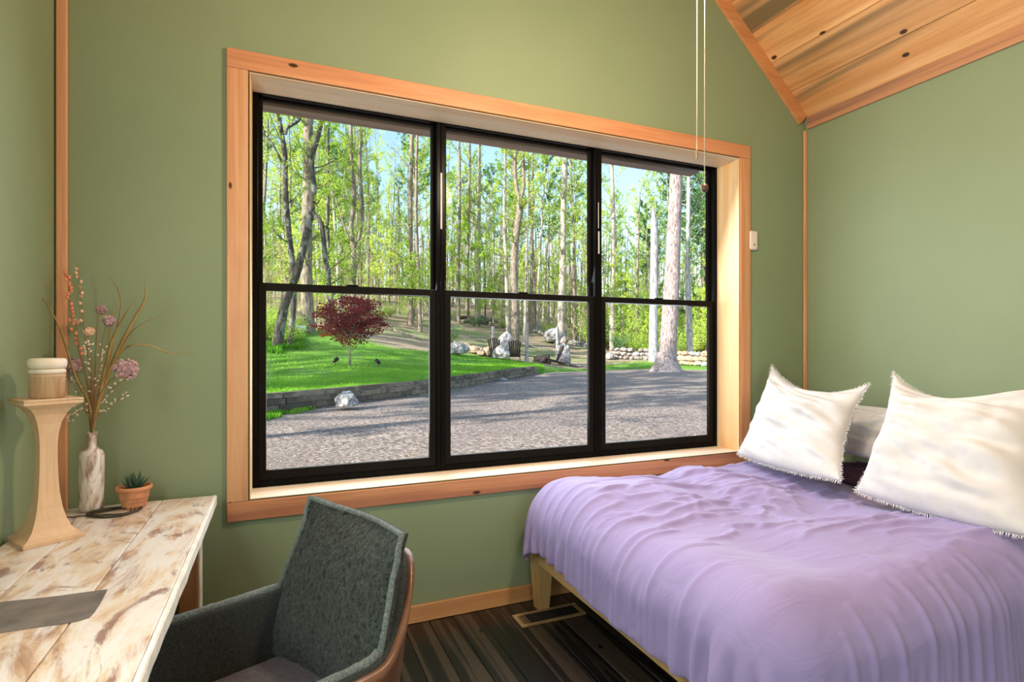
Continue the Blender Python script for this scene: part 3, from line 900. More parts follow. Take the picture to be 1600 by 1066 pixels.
# ---- vase
vp = on_desk(143, 798); VX, VY = vp.x, vp.y
vase = thing('vase', 'tall narrow-necked pale glazed bottle vase holding dried flowers', 'vase', (VX, VY, DZ+.001))
vpr = [(.036,0),(.043,.003),(.0465,.02),(.045,.06),(.047,.10),(.0475,.15),(.0485,.195),(.0485,.215),(.040,.232),(.026,.243),(.0195,.252),(.0185,.285),(.0215,.302),(.0215,.306),(.018,.306),(.0155,.285),(.0155,.255)]
vpr = [(r_*.88, z_) for r_, z_ in vpr]
MB().lathe(vpr, n=48).build('vase_body', M['vase'], vase, True)
VD = bearing(VX, VY)[1]
neck = Vector((VX, VY, DZ+.001+.30))
def curve(pts, n=14):
    """Catmull-Rom through the points"""
    pts = [Vector(p) for p in pts]; pts = [pts[0]*2-pts[1]] + pts + [pts[-1]*2-pts[-2]]
    out = []
    for i in range(1, len(pts)-2):
        p0, p1_, p2_, p3 = pts[i-1:i+3]
        for k in range(n):
            t = k/n
            out.append(.5*((2*p1_)+(-p0+p2_)*t+(2*p0-5*p1_+4*p2_-p3)*t*t+(-p0+3*p1_-3*p2_+p3)*t**3))
    out.append(pts[-2]); return out
rs = random.Random(7)
def stem_pts(pix, dd=0):
    base = neck + Vector((rs.uniform(-.008,.008), rs.uniform(-.008,.008), -.04))
    ps = [base, neck + (base-neck)*.1]
    m = len(pix)
    for i, (px, py) in enumerate(pix):
        ps.append(at(px, py, VD + dd*(i+1)/m))
    return curve(ps, 8)
def rel(mb, o): mb.v = [tuple(Vector(p)-o) for p in mb.v]; return mb
def ellipsoid(mb, c, rx, rz, n=10, axis=None, jit=0, seed=0):
    bm = bmesh.new(); bmesh.ops.create_uvsphere(bm, u_segments=n, v_segments=max(4, n//2+1), radius=1)
    q = (axis or Vector((0,0,1))).to_track_quat('Z', 'Y')
    vs = []
    for v in bm.verts:
        k = 1 + (noise.noise(v.co*2.5+Vector((seed,0,0)))*jit if jit else 0)
        vs.append(Vector(c) + q @ Vector((v.co.x*rx*k, v.co.y*rx*k, v.co.z*rz*k)))
    fs = [[v.index for v in f.verts] for f in bm.faces]; bm.free()
    mb.add(vs, fs)
# two twigs of orange buds
for label, pix, dd, r0 in (('dried twig of orange buds, the fuller left one in the bottle vase', [(140,612),(126,560),(112,500),(108,455),(103,422)], .02, .0060),
                       ('dried twig of peach buds rising highest above the bottle vase', [(143,600),(135,540),(128,480),(124,440),(121,414)], -.03, .0055)):
    pts = stem_pts(pix, dd); tw = thing('bud_twig', label, 'dried flower', neck, 0, None)
    rel(MB().tube(pts, [.0022*(1-.5*i/len(pts)) for i in range(len(pts))], 6), neck).build('stem', M['dry_stem'], tw, True)
    n = len(pts); full = 'fuller' in label
    for k in range(22 if full else 12):
        i = int(n*(.52 + .47*k/(22 if full else 12))); i = min(i, n-2)
        ax = (pts[i+1]-pts[i]).normalized(); sd_ = ax.cross(Vector((rs.uniform(-1,1),rs.uniform(-1,1),.2))).normalized()
        b_ = MB(); ellipsoid(b_, pts[i]+sd_*.0075, r0, r0*1.35, 8, (ax+sd_*.5))
        rel(b_, neck).build('bud', M['orange_bud'] if full else M['peach_head'], tw, True)
# globe flowers
for label, pix, r0, mat, dd in (
    ('pale mauve globe flower at the top of the bouquet', [(148,600),(150,540),(153,500),(158,484)], .021, 'mauve_head', .05),
    ('mauve-brown globe flower just under the topmost one', [(150,610),(158,550),(164,515),(170,502)], .024, 'mauve_head', -.02),
    ('peach globe flower beside the orange twigs', [(142,610),(139,570),(138,530),(139,518)], .019, 'peach_head', -.05),
    ('small peach globe flower behind the orange twig', [(138,612),(128,560),(120,520),(118,503)], .014, 'peach_head', .06),
    ('large mauve globe flower drooping at the right of the bouquet', [(150,630),(168,600),(185,585),(197,577)], .042, 'mauve_head', -.12),
    ('mauve globe flower behind the candle pot lid', [(138,630),(128,600),(120,585),(114,571)], .034, 'mauve_head', .08)):
    pts = stem_pts(pix, dd); fl_ = thing('globe_flower', label, 'dried flower', neck, 0, 'dried globe flowers')
    rel(MB().tube(pts, [.0020]*len(pts), 6), neck).build('stem', M['dry_stem'], fl_, True)
    h = MB(); c = pts[-1]
    # ruffled head: rings of petals round a core
    ellipsoid(h, c, r0*.78, r0*.72, 14, None, .2, rs.random()*9)
    for k in range(46):
        th = rs.uniform(0, 2*math.pi); cp = rs.uniform(-.9, 1)
        d = Vector((math.cos(th)*math.sqrt(1-cp*cp), math.sin(th)*math.sqrt(1-cp*cp), cp))
        t1 = d.cross(Vector((0,0,1))).normalized() if abs(d.z) < .95 else Vector((1,0,0)); t2 = d.cross(t1)
        o = c + d*r0*.70; w = r0*.30
        h.add([o-t1*w, o+t2*w*.8+d*r0*.22, o+t1*w, o-t2*w*.8+d*r0*.12, o+d*r0*.34], [(0,1,4),(1,2,4),(2,3,4),(3,0,4)])
    rel(h, neck).build('flower_head', M[mat], fl_)
# grass blades
blades = [
    ('long dried grass blade reaching far left past the corner trim', [(138,630),(118,590),(92,510),(60,455)], .010, -.05),
    ('dried grass blade arching right and drooping over the wall', [(160,600),(195,545),(232,540),(262,551),(304,553)], .006, -.1),
    ('straight dried grass blade leaning right to a fine tip', [(165,600),(198,530),(225,505),(268,488)], .006, .05),
    ('broad golden grass blade curving up right beside the globe heads', [(160,610),(188,540),(215,490),(227,465),(227,440)], .012, -.02),
    ('golden grass blade in the middle of the bouquet', [(155,620),(168,560),(180,520),(206,475)], .012, -.06),
    ('thin grass blade curling left at its tip behind the globe heads', [(158,620),(176,540),(189,480),(183,450),(168,428)], .006, .06),
    ('thin grass blade bending right above the globe heads', [(156,620),(168,560),(176,490),(184,468)], .005, .08)]
for label, pix, w, dd in blades:
    pts = stem_pts(pix, dd); mb = MB(); n = len(pts)
    side = Vector((math.cos(YAW), -math.sin(YAW), .2)).normalized()
    for i, p in enumerate(pts):
        t = i/(n-1); ww = w*.8*(min(1, .35+t*1.6))*(1-t)**.55 + .0004
        ax = (pts[min(i+1,n-1)]-pts[max(i-1,0)]).normalized(); s_ = (side - ax*side.dot(ax)).normalized(); nn = ax.cross(s_)
        mb.v += [tuple(p - s_*ww - neck), tuple(p + nn*ww*.35 - neck), tuple(p + s_*ww - neck), tuple(p - nn*ww*.15 - neck)]
    for i in range(n-1):
        for k in range(4): mb.f.append((i*4+k, i*4+(k+1)%4, (i+1)*4+(k+1)%4, (i+1)*4+k))
    mb.m = [0]*len(mb.f)
    o = mb.build('grass_blade', M['dry_grass'], None, True); o.location = neck
    tag(o, label, 'dried grass', 'dried grass blades')
# sprays of small pale buds
sprays = [
    ('pale-budded spray spreading low right of the vase neck', [(150,640),(165,620),(185,600),(196,590)], 18, .05),
    ('pale-budded spray reaching out towards the terracotta pot', [(152,650),(168,640),(182,628),(197,612)], 14, -.05),
    ('pale-budded spray drooping left over the pedestal plate', [(140,650),(130,640),(120,645),(112,652)], 16, -.06),
    ('pale-budded spray standing upright in the middle of the bouquet', [(145,620),(143,580),(137,550),(134,540)], 20, -.08),
    ('pale-budded spray rising right of the bouquet centre', [(150,620),(155,585),(160,560),(160,545)], 18, .02),
    ('pale-budded spray in the lower left behind the pedestal', [(138,655),(128,625),(117,605),(106,590)], 14, .08)]
for label, pix, nb, dd in sprays:
    pts = stem_pts(pix, dd); sp = thing('bud_spray', label, 'dried flower', neck, 0, 'pale bud sprays')
    st = MB().tube(pts, [.0013]*len(pts), 5)
    n = len(pts); bs = []
    for k in range(nb):
        i = min(n-2, int(n*(.42+.57*k/nb)))
        ax = (pts[i+1]-pts[i]).normalized(); v_ = (ax + Vector((rs.uniform(-1,1),rs.uniform(-1,1),rs.uniform(-.5,.8)))).normalized()
        l = rs.uniform(.008,.034); q = pts[i]+v_*l
        st.tube([pts[i], q], .0007, 4); bs.append((q, v_))
    rel(st, neck).build('stem', M['dry_stem'], sp)
    for q, v_ in bs:
        b_ = MB(); ellipsoid(b_, q, .0036, .0058, 7, v_)
        rel(b_, neck).build('bud', M['pale_bud'], sp, True)

# ---- terracotta pot with succulent
pp = on_desk(209, 794); PX, PY = pp.x, pp.y+.01
PSC = .88
pot = thing('succulent_pot', 'small ribbed terracotta pot with a dark green succulent on the desk', 'potted plant', (PX, PY, DZ+.001))
tp = [(.040,0),(.046,.002),(.047,.010),(.049,.013),(.048,.018),(.051,.028),(.053,.031),(.052,.036),(.055,.046),(.057,.049),(.056,.056),(.059,.070),(.060,.076),(.068,.080),(.070,.088),(.070,.097),(.064,.099),(.060,.092),(.058,.080)]
MB().lathe(tp, n=48).build('pot', M['terracotta'], pot, True)
MB().lathe([(.004,.078),(.058,.080),(.057,.084),(.02,.087)], n=24).build('soil', M['soil'], pot, True)
lf = MB()
for k in range(17):
    th = k*2.4; tilt = .25 + .9*(k/17)
    L_ = .062 + .012*rs.random(); 
    d = Vector((math.cos(th)*math.sin(tilt), math.sin(th)*math.sin(tilt), math.cos(tilt))); s_ = Vector((-math.sin(th), math.cos(th), 0)); nn = d.cross(s_)
    o = Vector((math.cos(th)*.010, math.sin(th)*.010, .082))
    mb = MB()
    for i in range(7):
        t = i/6; w = .010*math.sin(math.pi*min(1, .25+t*.75))**.8 + .0003; c = o + d*L_*t - nn*.010*t*t*-1 + Vector((0,0,.006*t*t))
        mb.v += [tuple(c-s_*w), tuple(c+nn*w*.45), tuple(c+s_*w), tuple(c-nn*w*.45)]
    for i in range(6):
        for q in range(4): mb.f.append((i*4+q, i*4+(q+1)%4, (i+1)*4+(q+1)%4, (i+1)*4+q))
    mb.f += [(3,2,1,0),(24,25,26,27)]; mb.m = [0]*len(mb.f)
    mb.build('leaf', M['succulent'], pot, True)
pot.scale = (PSC,)*3
# coiled dark wire on the desk
cpts = []
for k in range(190):
    th = k*.17; r_ = .055 + .012*math.sin(k*.021) + .004*math.sin(k*.5)
    cpts.append((math.cos(th)*r_*1.3 + (k/190)*-.01, math.sin(th)*r_, .0035 + .0022*math.sin(k*.37)+ .003*(k/190)))
cpts += [(-.09,-.01,.004),(-.13,-.02,.004),(-.17,.0,.004)]
co_ = MB().tube(cpts, .0022, 6).build('wire_coil', M['coil'], None, True); co_.location = (PX-.045, PY-.062, DZ+.001)
tag(co_, 'loose coil of thin dark wire on the desk between vase and terracotta pot', 'wire')

# ================================================================== ARMCHAIR
chair = thing('armchair', 'dark green boucle tub armchair with brown leather shell at the desk', 'chair', (-.025, -1.10, 0), math.atan2(-.39, -.92))
# local frame: +x faces forward, y is sideways
def U(t, hw=.335, back=-.30, front=.27, r=.20):
    """plan of the shell: t 0..1 from one arm front round the back to the other arm front"""
    straight = front - (back + r); arc = math.pi/2*r; bk = 2*(hw-r)
    tot = 2*straight + 2*arc + bk; s = t*tot
    if s < straight: return front - s, -hw, 0, -1
    s -= straight
    if s < arc: a = s/r; return back+r - r*math.sin(a), -hw+r - r*math.cos(a), -math.sin(a), -math.cos(a)
    s -= arc
    if s < bk: return back, -hw+r+s, -1, 0
    s -= bk
    if s < arc: a = s/r; return back+r - r*math.cos(a), hw-r + r*math.sin(a), -math.cos(a), math.sin(a)
    s -= arc
    return back+r + s, hw, 0, 1
def toph(t):
    k = min(1, max(0, (.5-abs(t-.5)-.25)/.16)); k = k*k*(3-2*k)
    return .580 + .02*(.5-abs(t-.5)) + k*.195
def shell(inner, outer, zb, ztop, name, mat, drop=0, nt=64, nz=14):
    mb = MB()
    for i in range(nt+1):
        t = i/nt; x, y, nx, ny = U(t)
        H = toph(t) - drop
        for side, o in ((0, outer), (1, inner)):
            for j in range(nz+1):
                v = j/nz; z = zb + (H-zb)*v
                k = 1 - .16*(1-v)**1.5     # drawn in at the bottom
                lean = -.045*max(0, (z-.6)/.2) * (1 if nx < -.3 else 0) * abs(nx)
                mb.v.append(((x + nx*o)*k + lean, (y + ny*o)*k, z))
    S = nz+1; C_ = 2*S
    for i in range(nt):
        a = i*C_; c = a+C_
        for j in range(nz):
            mb.f.append((a+j, c+j, c+j+1, a+j+1)); mb.f.append((a+S+j+1, c+S+j+1, c+S+j, a+S+j))
        mb.f.append((a+nz, c+nz, c+S+nz, a+S+nz)); mb.f.append((a+S, c+S, c, a))
    for i in (0, nt):
        a = i*C_
        for j in range(nz):
            f = (a+j, a+j+1, a+S+j+1, a+S+j); mb.f.append(f if i == 0 else f[::-1])
    mb.m = [0]*len(mb.f)
    return mb.build(name, mat, chair, True)
shell(.0, .020, .25, 0, 'leather_shell', M['leather'])
shell(-.055, -.001, .30, 0, 'boucle_lining', M['boucle_dark'], -.004)
# piping along the arm tops
pts = [];
for i in range(0, 97):
    t = i/96; x, y, nx, ny = U(t); lean = -.045*max(0, (toph(t)-.6)/.2)*(abs(nx) if nx < -.3 else 0)
    pts.append((x - nx*.028 + lean, y - ny*.028, toph(t)+.008 + noise.noise(Vector((i*.9,0,0)))*.0015))
mb = MB()
a_ = [p for i, p in enumerate(pts) if i <= 26]; c_ = [p for i, p in enumerate(pts) if i >= 70]
for q, nm in ((a_, 1), (c_, 2)):
    MB().tube(q, [.012 + .0035*noise.noise(Vector((i*2.1, nm, 3))) for i in range(len(q))], 10).build('arm_piping', M['boucle_trim'], chair, True)
# seat cushion and base
def grow(mb, amp, s):
    bm = bmesh.new()
    vs = [bm.verts.new(p) for p in mb.v]
    for f in mb.f:
        try: bm.faces.new([vs[i] for i in f])
        except ValueError: pass
    bmesh.ops.subdivide_edges(bm, edges=list(bm.edges), cuts=3, use_grid_fill=True)
    bm.normal_update()
    for v in bm.verts:
        v.co += v.normal * noise.noise(v.co*s)*amp
    bm.verts.index_update()
    out = MB(); out.v = [tuple(v.co) for v in bm.verts]; out.f = [tuple(v.index for v in f.verts) for f in bm.faces]; out.m = [0]*len(out.f)
    bm.free(); return out
smooth_mod(MB().rbox(-.22, .31, -.262, .262, .30, .405, .045, 4).build('seat_cushion', M['seat'], chair, True))
MB().rbox(-.22, .25, -.25, .25, .26, .302, .015, 3).build('seat_base', M['leather'], chair, True)
for sx in (-1, 1):
    for sy in (-1, 1):
        MB().tube([(sx*.17, sy*.19, .27), (sx*.21, sy*.235, .001)], [.018, .011], 12).build('leg', M['black_metal'], chair, True)
# back cushion: a tall piped box cushion curved to the shell
def backpt(a, v, o):
    # a -1..1 across, v 0..1 up, o 0 back .. 1 front
    w = .285 + .022*math.sin(math.pi*min(1, v*1.25)) - .012*v
    y = a*w
    z = .40 + .458*v + (.022*(abs(a)**3) if v > .9 else 0)*1.0 + .014*(1-a*a)*v*0
    x = -.185 - .130*v - .02*v*v + .060*a*a + o*.022
    bul = (1-abs(a)**3)*(1-abs(2*v-1)**3)
    x += o*.062*bul
    return Vector((x, y, z))
nx_, nz_ = 110, 90
mb = MB(); id_ = {}
def addp(key, p):
    if key not in id_: id_[key] = len(mb.v); mb.v.append(tuple(p))
    return id_[key]
for o in (1, 0):
    for j in range(nz_+1):
        for i in range(nx_+1):
            a = 2*i/nx_-1; v = j/nz_
            p = backpt(a, v, o)
            if o: 
                q = p*80; p += Vector((1,0,0))*(noise.noise(q)*.0050 + noise.noise(q*.5)*.003)
            addp((i, j, o), p)
for o in (1, 0):
    for j in range(nz_):
        for i in range(nx_):
            f = (id_[(i,j,o)], id_[(i+1,j,o)], id_[(i+1,j+1,o)], id_[(i,j+1,o)]); mb.f.append(f if o else f[::-1])
for j in range(nz_):
    for i in (0, nx_):
        f = (id_[(i,j,0)], id_[(i,j,1)], id_[(i,j+1,1)], id_[(i,j+1,0)]); mb.f.append(f if i == 0 else f[::-1])
for i in range(nx_):
    for j in (0, nz_):
        f = (id_[(i,j,1)], id_[(i,j,0)], id_[(i+1,j,0)], id_[(i+1,j,1)]); mb.f.append(f if j == 0 else f[::-1])
mb.m = [0]*len(mb.f)
mb.build('back_cushion', M['boucle'], chair, True)
def rim(o, name):
    ring = []
    K = 40
    for k in range(K+1): ring.append(backpt(-1, k/K, o))
    for k in range(1, K+1): ring.append(backpt(-1+2*k/K, 1, o))
    for k in range(1, K+1): ring.append(backpt(1, 1-k/K, o))
    rr = [.0085 + .0022*noise.noise(Vector((i*1.7, o, 5))) for i in range(len(ring))]
    MB().tube(ring, rr, 9).build(name, M['boucle_trim'], chair, True)
rim(1, 'cushion_piping')

# ================================================================== OUTSIDE
GZ = -.15
# ground heights along bearings: (depth, pixel row where that ground shows)
ROWS = {
 -400: [(10,-.1),(20,.3),(34,2.2),(50,4.2),(80,8.0),(120,12)],
 250: [(12,.1),(20,.55),(28,1.6),(36,3.2),(50,5.4),(80,9.4),(120,13)],
 411: [(12.6,.27),(20,.45),(26,1.22),(34,2.67),(50,4.9),(80,9.0),(120,12.5)],
 545: [(14.8,.27),(22,.63),(30,1.47),(40,3.1),(55,5.5),(80,8.8),(120,12)],
 665: [(17.5,.27),(25,.53),(35,1.28),(45,2.8),(60,5.4),(80,8.3),(120,11)],
 760: [(23.5,.27),(32,.62),(36,.82),(45,1.77),(55,3.5),(70,5.9),(90,8.2),(120,10)],
 838: [(31,.27),(36,.32),(45,.75),(55,2.6),(70,4.7),(90,7.0),(120,9)],
 900: [(34,-.15),(39,-.14),(46,.45),(55,1.6),(70,3.2),(90,5.0),(120,6)],
 960: [(36,-.15),(40,0.0),(45,.25),(55,.9),(80,2.0),(120,3)],
 1050:[(33,-.15),(40,.02),(55,.45),(80,1.1),(120,1.8)],
 1500:[(33,-.15),(40,.02),(55,.4),(80,.9),(120,1.2)],
}
KEYS = sorted(ROWS)
def prof_z(px, d):
    t = ROWS[px]
    return float(np.interp(d, [a for a, _ in t], [b for _, b in t]))
def land_z(X, Y):
    px, d = bearing(X, Y)
    px = min(max(px, KEYS[0]), KEYS[-1])
    i = max(k for k in range(len(KEYS)) if KEYS[k] <= px); i = min(i, len(KEYS)-2)
    a, b_ = KEYS[i], KEYS[i+1]; t = (px-a)/(b_-a)
    return prof_z(a, d)*(1-t) + prof_z(b_, d)*t
def gpt(px, d, dz=0):
    """point on the ground at a bearing and depth"""
    p = at(px, 542, d); p.z = land_z(p.x, p.y) + dz + .06*noise.noise(Vector((p.x*.15, p.y*.15, 2))) ; return p
# retaining wall line in plan, then the edge of the gravel beyond its end
WALL = [(-13.0, 3.6), (-7.0, 7.2)] + [tuple(at(px, 542, d).xy) for px, d in ((411,12.6),(520,14.4),(600,16.1),(665,17.9),(735,21.6),(790,26.0),(838,31.0))]
EDGE = WALL + [tuple(at(px, 542, d).xy) for px, d in ((900,34.5),(960,36.5),(1015,37.5),(1110,37.0),(1300,36.5),(1600,36.5))]
def walk(poly, step):
    out = []; 
    for (a, b_) in zip(poly[:-1], poly[1:]):
        A_ = Vector((*a, 0)); B = Vector((*b_, 0)); L_ = (B-A_).length; n = max(1, int(L_/step))
        for k in range(n): out.append(A_.lerp(B, k/n))
    out.append(Vector((*poly[-1], 0))); return out
# gravel plane, gently uneven
mb = MB(); nx2, ny2 = 150, 120
for j in range(ny2+1):
    for i in range(nx2+1):
        x = -26 + 90*(i/nx2)**1.15; y = .5 + 56*(j/ny2)**1.3
        z = GZ + .05*noise.noise(Vector((x*.3, y*.3, 0))) + .015*noise.noise(Vector((x*1.7, y*1.7, 4)))
        # needle-covered mound at the foot of the big pine
        q = at(1040, 542, 31.5); r2 = (x-q.x)**2 + (y-q.y)**2
        z += .16*math.exp(-r2/6.0)
        mb.v.append((x, y, z))
mb.f = [(j*(nx2+1)+i, j*(nx2+1)+i+1, (j+1)*(nx2+1)+i+1, (j+1)*(nx2+1)+i) for j in range(ny2) for i in range(nx2)]
mb.m = [0]*len(mb.f)
struct(mb.build('ground', M['gravel'], None, True), 'brown-grey gravel yard outside the window')
# land above the wall
LAWN = [(-400,30),(250,30),(411,36),(480,36.5),(560,33),(620,31),(665,32.5),(700,35),(760,35.5),(838,34.5),(900,30),(2000,30)]
edge = walk(EDGE, .7)
ts = [0,.04,.3,.6,1,1.5,2,2.6,3.3,4,5,6,7,8,9,10,11.5,13,14.5,16,18,20,22,24.5,27,30,33,37,41,46,52,58,65,73,82,92,103]
mb = MB(); gv = []
for e_ in edge:
    ray = Vector((e_.x, e_.y - EYE.y, 0)).normalized()
    px0, d0 = bearing(e_.x, e_.y)
    on_wall = e_.x < at(838, 542, 31).x - .05
    for t in ts:
        p = e_ + ray*(t + .10)
        z = land_z(p.x, p.y) if p.y > 1.5 else .1
        if on_wall: z = max(z, .20)
        if t == 0: z = -.5
        elif t == .04 and not on_wall: z = GZ - .06
        elif not on_wall: z = max(z, -.13) + .05*min(1, t)
        z += .10*noise.noise(Vector((p.x*.35, p.y*.35, 1)))*min(1, t/3) + .35*noise.noise(Vector((p.x*.09, p.y*.09, 5)))*min(1, max(0,(t-12)/20))
        mb.v.append((p.x, p.y, z))
        px, d = bearing(p.x, p.y)
        g_ = float(np.interp(px, [a for a, _ in LAWN], [b for _, b in LAWN]))
        k = .5 + (g_ - d)*.12
        if px > 930: # grass verge on the right, close to the gravel edge
            k = .55 + .35*math.exp(-((t-2.0)/2.5)**2) - t*.03
        elif px > 845: k = .42 - t*.01 + (.2 if t < 1.2 else 0)
        gv.append(max(0, min(1, k)))
nt_ = len(ts)
mb.f = [(i*nt_+j, (i+1)*nt_+j, (i+1)*nt_+j+1, i*nt_+j+1) for i in range(len(edge)-1) for j in range(nt_-1)]
mb.m = [0]*len(mb.f)
land = struct(mb.build('ground', M['land'], None, True), 'green lawn rising into a leaf-strewn wooded hillside')
atr = land.data.attributes.new('grass', 'FLOAT', 'POINT'); atr.data.foreach_set('value', gv)
land_v = np.array(mb.v); 
from mathutils.bvhtree import BVHTree
bvh = BVHTree.FromPolygons([Vector(v) for v in mb.v], mb.f)
bvg = BVHTree.FromPolygons([v.co.copy() for v in bpy.data.objects['ground'].data.vertices], [tuple(p.vertices) for p in bpy.data.objects['ground'].data.polygons])
def drop(x, y):
    best = -9
    for t_ in (bvh, bvg):
        h = t_.ray_cast(Vector((x, y, 40)), Vector((0,0,-1)))
        if h[0] is not None: best = max(best, h[0].z)
    return best if best > -8 else 0.0
def gp(px, d, dz=0):
    p = at(px, 542, d); p.z = drop(p.x, p.y) + dz; return p

# timber retaining wall
rw = thing('retaining_wall', 'low retaining wall of weathered landscape timbers holding up the lawn', 'retaining wall', (0, 8, GZ))
fine = walk(WALL, .25)
cum = [0]
for a, b_ in zip(fine[:-1], fine[1:]): cum.append(cum[-1] + (b_-a).length)
def wpt(s):
    s = max(0, min(cum[-1], s)); i = max(0, min(len(fine)-2, int(np.searchsorted(cum, s)) - 1))
    t = (s-cum[i])/max(1e-6, cum[i+1]-cum[i]); return fine[i].lerp(fine[i+1], t)
rt = random.Random(3)
for row in range(4):
    s = -rt.uniform(0, 2); z0 = GZ - .10 + row*.145
    end = cum[-1] - (.0 if row < 3 else .55)
    while s < end - .2:
        s1 = min(end, s + 2.42)
        a, b_ = wpt(s+.008), wpt(s1-.008)
        dv = (b_-a); L_ = dv.length; a3 = math.atan2(dv.y, dv.x)
        t = MB().rbox(0, L_, -.075, .075, 0, .140, .012, 2)
        Mt = Matrix.Translation(Vector((a.x, a.y + rt.uniform(-.012, .012), z0 + rt.uniform(-.004,.004))) - rw.location) @ Matrix.Rotation(a3, 4, 'Z')
        t.v = [tuple(Mt @ Vector(p)) for p in t.v]
        t.build('timber', M['timber'], rw)
        s = s1

# stones
def stone_mesh(name, seed, mat, sub=2, amp=.35, facet=True):
    bm = bmesh.new(); bmesh.ops.create_icosphere(bm, subdivisions=sub, radius=1)
    for v in bm.verts:
        n_ = noise.noise(v.co*1.3 + Vector((seed*5.1, 0, 0))) + .5*noise.noise(v.co*3.1 + Vector((0, seed*3.3, 0)))
        v.co *= 1 + amp*n_
        if v.co.z < -.5: v.co.z = -.5 - (v.co.z+.5)*-.2
    me = bpy.data.meshes.new(name); bm.to_mesh(me); bm.free(); me.materials.append(mat); return me
def rock(label, px, d, size, mat, seed, group=None, sink=.25, sub=3, name='rock', cat='rock'):
    p = gp(px, d)
    o = link(name, stone_mesh('rock', seed, mat, sub, .30))
    o.location = (p.x, p.y, p.z + size[2]*.5*(1-sink)); o.scale = (size[0]/2, size[1]/2, size[2]/2)
    o.rotation_euler = (0, 0, seed*1.3)
    return tag(o, label, cat, group)
rock('pale grey rock lying alone on the gravel before the timber wall', 541, 13.5, (.66,.52,.46), M['rock'], 1, sub=4, sink=.12)
rock('small white stone on the gravel near the end of the timber wall', 787, 24.5, (.34,.26,.18), M['rock'], 2)
rock('pale boulder standing behind the two dark garden chairs', 790, 41, (1.5,1.2,1.6), M['rock'], 3)
rock('grey-blue boulder in front of the gap between the garden chairs', 782, 33.4, (1.25,.9,.95), M['rock'], 4)
rock('big pale boulder behind the right grey post', 866, 52, (2.2,1.5,1.7), M['rock'], 5)
rock('brown boulder against the right side of the big pale boulder', 877, 50.5, (1.3,1.2,1.2), M['rock_brown'], 6)
rock('white-grey boulder at the left end of the stone heap behind the lawn', 715, 33.5, (1.3,1.0,.95), M['rock'], 7)
rock('grey upright boulder right of the lounging chair', 880, 38.5, (1.5,1.0,.85), M['rock_brown'], 8)
rock('pale boulder set behind the grey one beside the lounging chair', 880, 39.8, (1.0,.8,1.65), M['rock'], 9)
rock('round pale rock in the brush right of the big pine', 1066, 52, (.75,.6,.6), M['rock'], 10)
rock('grey rock in the brush near the right edge of the window', 1090, 50, (.9,.7,.6), M['rock'], 11)
rock('pale boulder low between the two pines', 1031, 58, (1.0,.8,1.1), M['rock'], 12)
rock('white rock at the left end of the long stone wall', 953, 45.5, (.9,.7,.7), M['rock'], 13)
rock('rough brown rock hidden at the foot of the far grey tree', 965, 47.6, (1.1,.7,.6), M['rock_tan'], 14)
rr = random.Random(12)
for k in range(17):
    px = 722 + 46*rr.random(); d = 35.6 + 1.6*rr.random()
    rock('tan stone in the loose heap left of the garden chairs', px, d, (rr.uniform(.5,1.0), rr.uniform(.4,.8), rr.uniform(.35,.75)), M['rock_tan'], 20+k, 'tan stones heaped left of the chairs', sub=2, name='stone', cat='stone')
def stone_wall(label, pa, pb, H, n, mats, seed):
    a, b_ = gp(*pa), gp(*pb); rr = random.Random(seed)
    w = thing('stone_wall', label, 'stone wall', a)
    protos = [stone_mesh('stone', seed*7+k, mats[k % len(mats)], 2, .3) for k in range(8)]
    L_ = (b_-a).length; u = (b_-a).normalized()
    rows = 3
    for r_ in range(rows):
        x = rr.uniform(-.2,.1) ; 
        top = H*(1 if r_ < rows-1 else rr.uniform(.8,1.1))
        while x < L_:
            w_ = rr.uniform(.38,.85) * (1 if r_ < 2 else .8)
            if r_ == rows-1 and rr.random() < .25: x += w_; continue
            o = link('stone', protos[rr.randrange(8)], w)
            q = a + u*(x+w_/2)
            o.location = Vector((q.x, q.y + rr.uniform(-.12,.12), drop(q.x, q.y) + H/rows*(r_+.45))) - a
            o.scale = (w_*.56, .36, H/rows*.62*rr.uniform(.85,1.2)); o.rotation_euler = (rr.uniform(-.2,.2), rr.uniform(-.2,.2), math.atan2(u.y, u.x) + rr.uniform(-.3,.3))
            x += w_*.92
    return w
stone_wall('dry stone wall of brown-grey stones left of the big pine trunk', (956, 46.5), (1019, 46.0), .95, 40, [M['rock_brown'], M['rock_brown'], M['rock']], 1)
stone_wall('dry stone wall of orange-tan stones right of the big pine trunk', (1060, 40.5), (1125, 38.0), 1.05, 30, [M['rock_tan'], M['rock_tan'], M['rock']], 2)
stone_wall('low edging of stones at the foot of the wooded hill beyond the boulders', (893, 55), (925, 53), .4, 8, [M['rock']], 3)

# posts
for label, px, d, top in (('left of three bare grey posts, behind the garden chairs', 770.5, 39, 510),
                          ('middle and tallest-looking grey post, beside the end of the timber wall', 823, 35, 504),
                          ('right of three bare grey posts, before the big pale boulder', 871, 42, 511)):
    b_ = gp(px, d); t = at(px, top, d)
    po = thing('post', label, 'post', b_, R(15))
    MB().rbox(-.085, .085, -.085, .085, -.1, t.z-b_.z, .01, 2).build('shaft', M['post'], po)
    MB().rbox(-.06, .06, -.13, -.085, 1.25, 1.50, .01, 1).build('bracket', M['post'], po)

